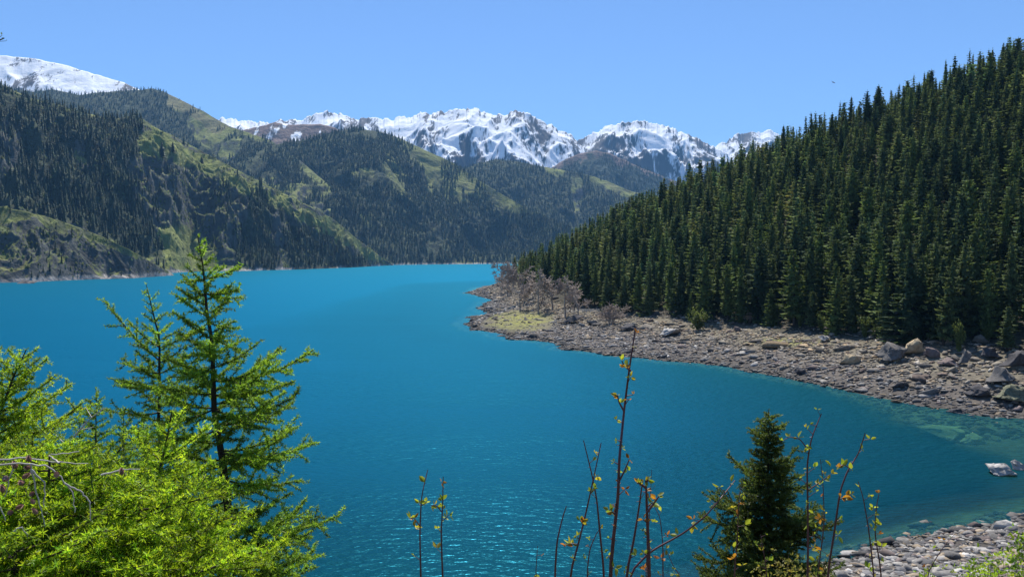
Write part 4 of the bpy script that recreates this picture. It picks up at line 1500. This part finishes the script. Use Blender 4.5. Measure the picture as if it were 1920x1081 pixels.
for j, (x, y, D, n, lab) in enumerate([
        (95, 852, 3.6, 95, "yellow green young larch with pale twigs and brown cones in the lower left corner"),
        (265, 905, 3.8, 70, "low yellow green larch at the bottom edge under the leaning young larch"),
        (345, 930, 4.3, 80, "low yellow green larch at the bottom edge against the tall larch's trunk"),
        (165, 930, 3.6, 70, "low bushy young larch at the bottom edge, right of the brown cones"),
        (40, 985, 3.2, 60, "lowest young larch in the corner, below the brown cones"),
        (60, 815, 5.2, 95, "feathery light green larch under the loose larch, behind the pale twigs"),
        (-40, 880, 3.4, 60, "dark shaded young larch cut by the left edge behind the brown cones")]):
    tr = [base_of(x - 20, D, 1300), px2w(x - 8, 1000, D), px2w(x, y, D)]
    w_, t_, c_ = conifer(tr, 0.026, tab([(0, .12), (.12, .34), (.35, .52), (1.0, .62), (3, .65)]), int(n * 1.25), 31 + j, rise=(.35, -.04), tuft=0.026, step=0.016, k=9, width=0.0044, twig_len=.43, flat=.7, sag=.3,
                         twig_step=.085, t0=.3, spread=1.0, bias=.2, wood_r=.008)
    e = emit("larch_sapling", lab, tr[0], w_, t_, c_, M_LARCHNEAR, "young larches in the lower left")
    if j == 0:
        o = np.array(tr[0])
        twp = [[(-30, 872), (30, 868), (88, 872), (112, 892), (138, 925), (140, 960)], [(-30, 862), (50, 858), (110, 866), (165, 868)], [(60, 880), (84, 905), (82, 950)],
               [(112, 868), (90, 852), (150, 845)], [(120, 905), (150, 920), (168, 940), (170, 975)], [(30, 868), (20, 890), (10, 930)], [(-20, 930), (0, 950), (12, 975)],
               [(190, 890), (230, 880), (262, 878)], [(58, 870), (70, 930), (85, 985)], [(20, 1000), (40, 985), (52, 1010)]]
        for ln in twp:
            dz = NL_G.uniform(-.5, -.25)
            p = np.array([px2w(a, b, 3.45 + dz + i * .02) for i, (a, b) in enumerate(ln)])
            s = np.linspace(0, len(p) - 1, len(p) * 4)
            p = np.stack([np.interp(s, np.arange(len(p)), p[:, k]) for k in range(3)], -1) + NL_G.normal(size=(len(s), 3)) * .002
            tw = MB()
            tw.tube(p - o, np.linspace(.0042, .0018, len(p)), 5)
            link("dead_twig", tw.mesh("dead_twig", True), M_DEADWOOD, e)
        cm = MB()
        for i in range(9):
            z = np.linspace(-.018, .02, 7)
        prof = np.array([.003, .010, .013, .0125, .010, .006, .001])
        cm.tube(np.stack([z * 0, z * 0, z], -1), prof, 9)
        for i in range(70):
            hh = i / 70
            a = i * 2.4
            r = np.interp(hh, np.linspace(0, 1, 7), prof)
            p = np.array([math.cos(a) * r, math.sin(a) * r, -.018 + hh * .038])
            n_ = np.array([math.cos(a), math.sin(a), .8])
            sd = np.array([-math.sin(a), math.cos(a), 0])
            cm.add([p - sd * .004, p + sd * .004, p + n_ * .006 + sd * .003, p + n_ * .006 - sd * .003], [np.array([[0, 1, 2, 3]])])
        cme = cm.mesh("cone")
        for (x_, y_) in [(54, 860), (28, 872), (52, 876), (106, 890), (40, 905), (60, 925), (10, 897), (228, 884), (62, 940), (35, 950), (5, 916), (48, 892), (20, 960), (66, 958)]:
            q = px2w(x_, y_, 3.05 + NL_G.uniform(-.06, .06))
            cn = link("cone", cme, M_CONE, e)
            cn.location = tuple(q - o)
            cn.rotation_euler = tuple(NL_G.normal(size=3) * .8)
            cn.scale = (NL_G.uniform(.5, .7), NL_G.uniform(.5, .7), NL_G.uniform(.6, .9))

# pale dead branch standing out of the saplings
tw = MB()
p = np.array([px2w(a, b, 6.0) for a, b in [(60, 960), (105, 868), (125, 835), (150, 805), (172, 782), (196, 764)]])
o = base_of(60, 6.0, 960)
p[0] = o
tw.tube(p - o, np.linspace(.012, .003, len(p)), 6)
for (i, a, b) in [(2, 90, 800), (3, 182, 760), (4, 160, 762), (3, 175, 800)]:
    tw.tube(np.array([p[i], px2w(a, b, 6.1)]) - o, [.004, .0015], 4)
e = link("dead_branch", tw.mesh("dead_branch", True), M_DEADWOOD, label="pale dead stem slanting up among the green saplings at left", cat="branch")
e.location = tuple(o)

for j, (x, y, D, lab) in enumerate([(180, 728, 12.0, "dark green sapling beside the pale dead stem, left of the slim larch"),
                                    (232, 762, 12.5, "short dark sapling directly under the slim larch's left limbs"),
                                    (268, 775, 12.0, "dark sapling closest to the trunk of the slim larch"),
                                    (150, 775, 12.2, "small dim sapling left of the pale dead stem's tip")]):
    tr = [base_of(x, D, 1200), px2w(x, 900, D), px2w(x, y, D)]
    w_, t_, c_ = conifer(tr, 0.035, tab([(0, .05), (.5, .22), (1.0, .36), (1.6, .45), (5, .6)]), 80, 50 + j, rise=(.7, .0), tuft=0.045, step=0.024, k=9, width=0.008, twig_step=.1, t0=.35,
                         spread=.9, bias=.25)
    emit("larch_sapling", lab, tr[0], w_, t_, c_, M_LARCH, "dark saplings behind the pale dead stem")

# the young spruce at the right
D = 14.0
tr = [base_of(1440, D, 1250), px2w(1438, 1081, D), px2w(1440, 900, D), px2w(1442, 768, D)]
ex = [(px2w(1440, sy, D)[2], px2w(a, b, D + dd), tone) for (sy, a, b, dd, tone) in
      [(915, 1372, 850, .1, 1), (920, 1492, 862, -.2, 1.15), (890, 1490, 840, .2, 1), (970, 1302, 962, .1, 1.0), (960, 1330, 935, -.2, 1.05), (990, 1535, 950, .1, 1),
       (1000, 1545, 985, -.3, 1), (1030, 1300, 1040, .2, .9), (1050, 1530, 1060, .2, .9), (820, 1470, 795, .1, 1.1), (835, 1405, 800, -.1, 1), (1060, 1318, 1075, -.3, .9)]]
w_, t_, c_ = conifer(tr, 0.075, tab([(0, .05), (.25, .20), (.6, .32), (1.0, .48), (1.6, .68), (2.2, .95), (3.2, 1.15), (6, 1.3)]), 190, 21, rise=(.55, -.10), sag=.25, lvar=(.4, 1.25),
                     tuft=0.044, step=0.02, k=9, width=0.009, twig_step=.095, twig_len=.46, extra=ex, t0=.3, spread=.6, bias=.7, flat=.55)
emit("spruce_sapling", "dense dark young spruce standing alone at the water behind the bare shoots", tr[0], w_, t_, c_, M_FGSPRUCE)


# rose shoots just in front of the camera
def smooth_path(p, m=5):
    p = np.asarray(p, float)
    s = np.arange(len(p))
    q = np.linspace(0, len(p) - 1, (len(p) - 1) * m + 1)
    out = np.stack([np.interp(q, s, p[:, k]) for k in range(3)], -1)
    for _ in range(2):
        out[1:-1] = out[1:-1] * .5 + (out[:-2] + out[2:]) * .25
    return out


def leaf_cluster(mb, p, size, g, n, tint):
    """a small unfolding leaf of several pointed leaflets"""
    for i in range(n):
        d = g.normal(size=3) + np.array([0, 0, .55])
        d /= np.linalg.norm(d)
        s = np.cross(d, g.normal(size=3))
        s /= np.linalg.norm(s)
        nn = np.cross(d, s)
        L = size * g.uniform(.6, 1.2)
        w = L * g.uniform(.22, .32)
        b = p + d * L * .12
        pts = [b, b + d * L * .35 + s * w + nn * w * .5, b + d * L * .7 + s * w * .75 + nn * w * .4, b + d * L, b + d * L * .7 - s * w * .75 + nn * w * .4, b + d * L * .35 - s * w + nn * w * .5,
               b + d * L * .5]
        mb.add(pts, [np.array([[0, 1, 6], [1, 2, 6], [2, 3, 6], [3, 4, 6], [4, 5, 6], [5, 0, 6]])], np.array(tint) * g.uniform(.75, 1.25))


LEAF_T = [(1.0, 1.0, 1.0), (1.15, .9, .9), (.8, .95, 1.0), (1.25, .55, .7), (1.2, .42, .7)]


def shoot(pix, D, r, nodes, seed, label, size=.024, group="leafing shoots along the lower edge", side=(), thorn=True, to_ground=True):
    g = np.random.default_rng(seed)
    p = np.array([px2w(a, b, D + .02 * i * g.uniform(-.5, 1)) for i, (a, b) in enumerate(pix)])
    if to_ground:
        p = np.vstack([[p[0][0] + g.normal() * .04, D, gz(p[0][0], D) - .05], p])
    path = smooth_path(p)
    o = path[0].copy()
    st, lf = MB(), MB()
    st.tube(path - o, np.linspace(r, r * .35, len(path)), 7)
    for sp in side:
        q = np.array([px2w(a, b, D) for a, b in sp])
        q = smooth_path(q)
        st.tube(q - o, np.linspace(r * .5, r * .25, len(q)), 5)
        for f in np.linspace(.45, 1, 3):
            c = q[int(f * (len(q) - 1))] - o
            leaf_cluster(lf, c, size * g.uniform(.7, 1.1), g, 3, LEAF_T[int(g.choice(5, p=[.4, .2, .15, .15, .1]))])
    seg = np.r_[0, np.cumsum(np.linalg.norm(np.diff(path, axis=0), axis=1))]
    vis0 = 0.0 if not to_ground else np.linalg.norm(p[1] - p[0]) * .9
    nodes = int(nodes * 1.6)
    for i in range(nodes):
        h = vis0 + (seg[-1] - vis0) * (i + g.uniform(.2, .8)) / nodes
        c = np.array([np.interp(h, seg, path[:, k]) for k in range(3)]) - o
        a = g.random() * 6.28
        dv = np.array([math.cos(a), math.sin(a) * .6, g.uniform(.2, .9)]) * size * g.uniform(.5, 1.3)
        st.tube([c, c + dv * .5, c + dv], [r * .3, r * .22, r * .15], 4)
        tint = LEAF_T[int(g.choice(5, p=[.42, .2, .18, .12, .08]))]
        leaf_cluster(lf, c + dv, size * g.uniform(.45, 1.15), g, int(g.integers(2, 6)), tint)
    if thorn:
        for i in range(int(seg[-1] / .035)):
            h = g.uniform(0, seg[-1])
            c = np.array([np.interp(h, seg, path[:, k]) for k in range(3)]) - o
            a = g.random() * 6.28
            st.tube([c, c + np.array([math.cos(a), math.sin(a), -.15]) * r * 2.2], [r * .25, r * .03], 3)
    e = thing("shoot", label, "shoot", tuple(o), group)
    link("stem", st.mesh("stem", True), M_TWIG, e)
    if lf.n:
        link("leaves", lf.mesh("leaves"), M_LEAF, e)
    return e


shoot([(789, 1085), (787, 1000), (790, 930), (802, 880)], 2.7, .0042, 4, 1, "thin shoot with two leaf buds, leftmost of all, curving right at its bare tip",
      side=[[(787, 985), (775, 968), (770, 972)], [(789, 948), (800, 940)]])
shoot([(830, 1085), (827, 1000), (830, 945), (831, 893)], 2.7, .0042, 5, 2, "straight thin shoot with a bare tip close beside the leftmost shoot", side=[[(829, 960), (817, 945), (808, 948)], [(830, 975), (842, 965)]])
shoot([(1040, 1085), (1044, 1015), (1054, 972), (1062, 948)], 2.6, .0045, 0, 3, "leafless dark shoot left of the crossing shoots")
shoot([(1066, 1085), (1084, 1020), (1100, 955), (1112, 900), (1127, 830)], 2.5, .0045, 5, 4, "shoot crossing from lower left to upper right of the crossing pair",
      side=[[(1084, 1020), (1070, 1018), (1062, 1022)], [(1095, 985), (1088, 975)]])
shoot([(1134, 1085), (1125, 1000), (1119, 935), (1109, 885), (1094, 825)], 2.55, .0045, 3, 5, "shoot crossing from lower right to upper left of the crossing pair")
shoot([(1143, 1085), (1150, 1010), (1159, 930), (1161, 860), (1170, 770), (1180, 690), (1191, 618)], 2.3, .0068, 13, 6,
      "tallest thorny shoot with small leaf clusters, reaching up to the stony shore", size=.022,
      side=[[(1170, 770), (1160, 752), (1158, 740)], [(1183, 695), (1170, 685), (1166, 676)], [(1159, 905), (1172, 880), (1180, 860)], [(1156, 965), (1142, 955)]])
shoot([(1172, 1085), (1188, 1015), (1199, 945), (1204, 908)], 2.4, .0055, 2, 7, "dark shoot leaning right onto the thick stubby shoot")
shoot([(1218, 1085), (1214, 980), (1211, 900)], 2.35, .0085, 8, 8, "thick stubby reddish shoot topped by a tuft of orange brown leaves", size=.022,
      side=[[(1212, 915), (1200, 905), (1194, 905)], [(1213, 960), (1228, 940), (1235, 930)], [(1211, 905), (1216, 898)]])
shoot([(1243, 1085), (1243, 1020), (1238, 970), (1228, 950)], 2.6, .0028, 6, 9, "thin leafy shoot right of the thick stubby shoot", size=.02)
shoot([(1210, 1085), (1217, 980), (1222, 880)], 2.7, .0025, 3, 10, "hair thin shoot behind the thick stubby shoot, with one bud at its tip", size=.018)
shoot([(1170, 1085), (1220, 1032), (1280, 1000), (1322, 968), (1350, 935), (1378, 900)], 2.45, .0042, 7, 11, "reddish shoot slanting right towards the dark young spruce", size=.024,
      to_ground=True)
shoot([(1004, 1085), (1006, 1050), (1008, 1022)], 2.6, .0022, 3, 12, "tiny pale shoot at the bottom edge, left of the leafless dark shoot", size=.017, thorn=False)
shoot([(1100, 1085), (1105, 1030), (1118, 1000), (1128, 985)], 2.6, .003, 5, 13, "short leafy shoot between the crossing pair and the tallest shoot", size=.02)
shoot([(1280, 1085), (1262, 1060), (1250, 1030)], 2.6, .0025, 4, 14, "short pale shoot at the bottom edge below the slanting reddish shoot", size=.018)
shoot([(1515, 1085), (1515, 960), (1513, 870), (1521, 822), (1540, 775)], 3.4, .006, 13, 15, "tall leafy shoot in front of the young spruce's right side", size=.032,
      side=[[(1513, 840), (1500, 822), (1480, 818), (1468, 826)], [(1516, 918), (1535, 905), (1558, 888)]])
shoot([(1550, 1085), (1564, 1000), (1575, 920), (1590, 880), (1610, 850), (1622, 812)], 3.4, .0058, 6, 16, "dark shoot with a long bare tip bent right, right of the young spruce",
      size=.032, side=[[(1592, 876), (1582, 870), (1572, 876)], [(1572, 935), (1590, 930), (1596, 925)]])
shoot([(1532, 1085), (1546, 980), (1543, 900), (1538, 860)], 3.5, .0035, 9, 17, "thin leafy shoot between the tall leafy shoot and the bent one", size=.03)
shoot([(1640, 1085), (1628, 985), (1618, 930), (1609, 902)], 3.4, .0042, 6, 18, "left one of the two shoots over the near stony beach", size=.03)
shoot([(1655, 1085), (1640, 1000), (1643, 950), (1648, 926)], 3.4, .0042, 6, 19, "right one of the two shoots over the near stony beach", size=.03)
shoot([(1376, 1085), (1383, 1000), (1385, 940), (1390, 905)], 3.4, .0038, 10, 20, "pale stemmed shoot with yellow leaves in front of the young spruce", size=.03)
shoot([(1440, 1085), (1432, 1035), (1426, 1000)], 3.4, .0035, 7, 21, "short shoot with yellowish leaves low in front of the young spruce", size=.03)
shoot([(1735, 1085), (1752, 1050), (1772, 1020), (1790, 1000)], 3.6, .003, 6, 22, "thin shoot leaning right over the near stony beach", size=.022)


# leafy bushes in the bottom right corner
def bank_bush(px0, py_top, D, w, n, seed, mat, lab, size):
    b = base_of(px0, D)
    top = px2w(px0, py_top, D)[2]
    H = top - b[2]
    g = np.random.default_rng(seed)
    st, lf = MB(), MB()
    for i in range(34):
        a = g.random() * 6.28
        r = w * math.sqrt(g.random())
        e_ = np.array([math.cos(a) * r, math.sin(a) * r * .7, H * g.uniform(.84, 1.03) * (1 - .15 * (r / w) ** 2)])
        s = np.linspace(0, 1, 7)[:, None]
        p = e_ * np.concatenate([s ** 1.3, s ** 1.3, s], 1) + np.concatenate([np.zeros((1, 3)), g.normal(size=(6, 3)) * .03])
        st.tube(p, np.linspace(.007, .002, 7), 4)
        for j in range(n // 34):
            f = 1 - g.random() ** 1.5 * .4
            c_ = np.array([np.interp(f, s[:, 0], p[:, k]) for k in range(3)]) + g.normal(size=3) * .06
            leaf_cluster(lf, c_, size * g.uniform(.7, 1.2), g, 3, np.array([1, 1, 1]) * g.uniform(.7, 1.25) * np.array([1 + g.normal() * .1, 1, 1]))
    e = thing("bush", lab, "bush", tuple(b))
    link("stems", st.mesh("stems"), M_TWIG, e)
    link("leaves", lf.mesh("leaves"), mat, e)


M_BUSH = leaf_mat("bright_bush_leaves", (0.19, 0.28, 0.03), (0.42, 0.60, 0.03), 0.45, 0.45, 8.0, 0.3)
M_OLIVE = leaf_mat("olive_bush_leaves", (0.22, 0.20, 0.06), (0.42, 0.38, 0.06), 0.4, 0.5, 8.0, 0.35)
bank_bush(1900, 1006, 8.0, .5, 1500, 5, M_BUSH, "bright yellow green bush in the bottom right corner", .045)
bank_bush(1770, 1056, 7.5, .5, 500, 6, M_BUSH, "low bright green bush at the bottom edge over the near beach", .04)
bank_bush(1850, 1040, 7.0, .5, 900, 8, M_BUSH, "spreading bright green bush left of the corner bush over the near beach", .04)
bank_bush(1490, 1030, 8.5, .6, 1100, 7, M_OLIVE, "olive yellow bush at the foot of the dark young spruce", .04)

# a leafing tree beside the camera that only reaches into the upper left corner
D = 3.0
b = base_of(-330, D)
e = thing("birch_tree", "tree outside the left edge with one leafy twig tip showing against the sky", "tree", tuple(b))
tm, lf = MB(), MB()
topz = px2w(-330, -300, D)[2] - b[2]
zz_ = np.linspace(0, topz, 12)
tm.tube(np.stack([np.sin(zz_) * .04, zz_ * 0, zz_], -1), np.linspace(.05, .02, 12), 8)
br = smooth_path([px2w(-328, 150, D), px2w(-200, 100, D), px2w(-80, 88, D), px2w(-20, 82, D), px2w(8, 72, D)]) - b
tm.tube(br, np.linspace(.012, .0015, len(br)), 5)
for (x, y, y2) in [(8, 71, 70), (3, 75, 66), (11, 77, 79), (4, 66, 64)]:
    q = px2w(x, y, D) - b
    tm.tube([br[-4], q], [.0015, .0008], 3)
    leaf_cluster(lf, q, .010, np.random.default_rng(x), 1, (.35, .4, .6))
g4 = np.random.default_rng(4)
for i in range(90):
    q = br[int(g4.integers(0, len(br) - 8))] + g4.normal(size=3) * .06
    leaf_cluster(lf, q - np.array([.12, 0, 0]), .03, g4, 3, (.8, .9, 1))
link("trunk", tm.mesh("trunk", True), M_BARK, e)
link("crown", lf.mesh("crown"), M_LEAF, e)
# ------------------------------------------------------------------ the air between here and the peaks
hz = bpy.data.materials.new("haze")
hz.use_nodes = True
hz.node_tree.nodes.clear()
ho = hz.node_tree.nodes.new("ShaderNodeOutputMaterial")
hv = hz.node_tree.nodes.new("ShaderNodeVolumePrincipled")
hv.inputs["Color"].default_value = (0.24, 0.56, 1.0, 1)
hv.inputs["Density"].default_value = HAZE_DENSITY
hv.inputs["Anisotropy"].default_value = 0.0
hz.node_tree.links.new(hv.outputs[0], ho.inputs["Volume"])
x0, x1, y0, y1, z0, z1 = -9500, 9500, -3500, 14500, -45, 2400
hvv = [(x, y, z) for z in (z0, z1) for y in (y0, y1) for x in (x0, x1)]
hf = np.array([[0, 2, 3, 1], [4, 5, 7, 6], [0, 1, 5, 4], [2, 6, 7, 3], [0, 4, 6, 2], [1, 3, 7, 5]])
link("haze", build_mesh("haze", hvv, [hf]), hz, kind="stuff")
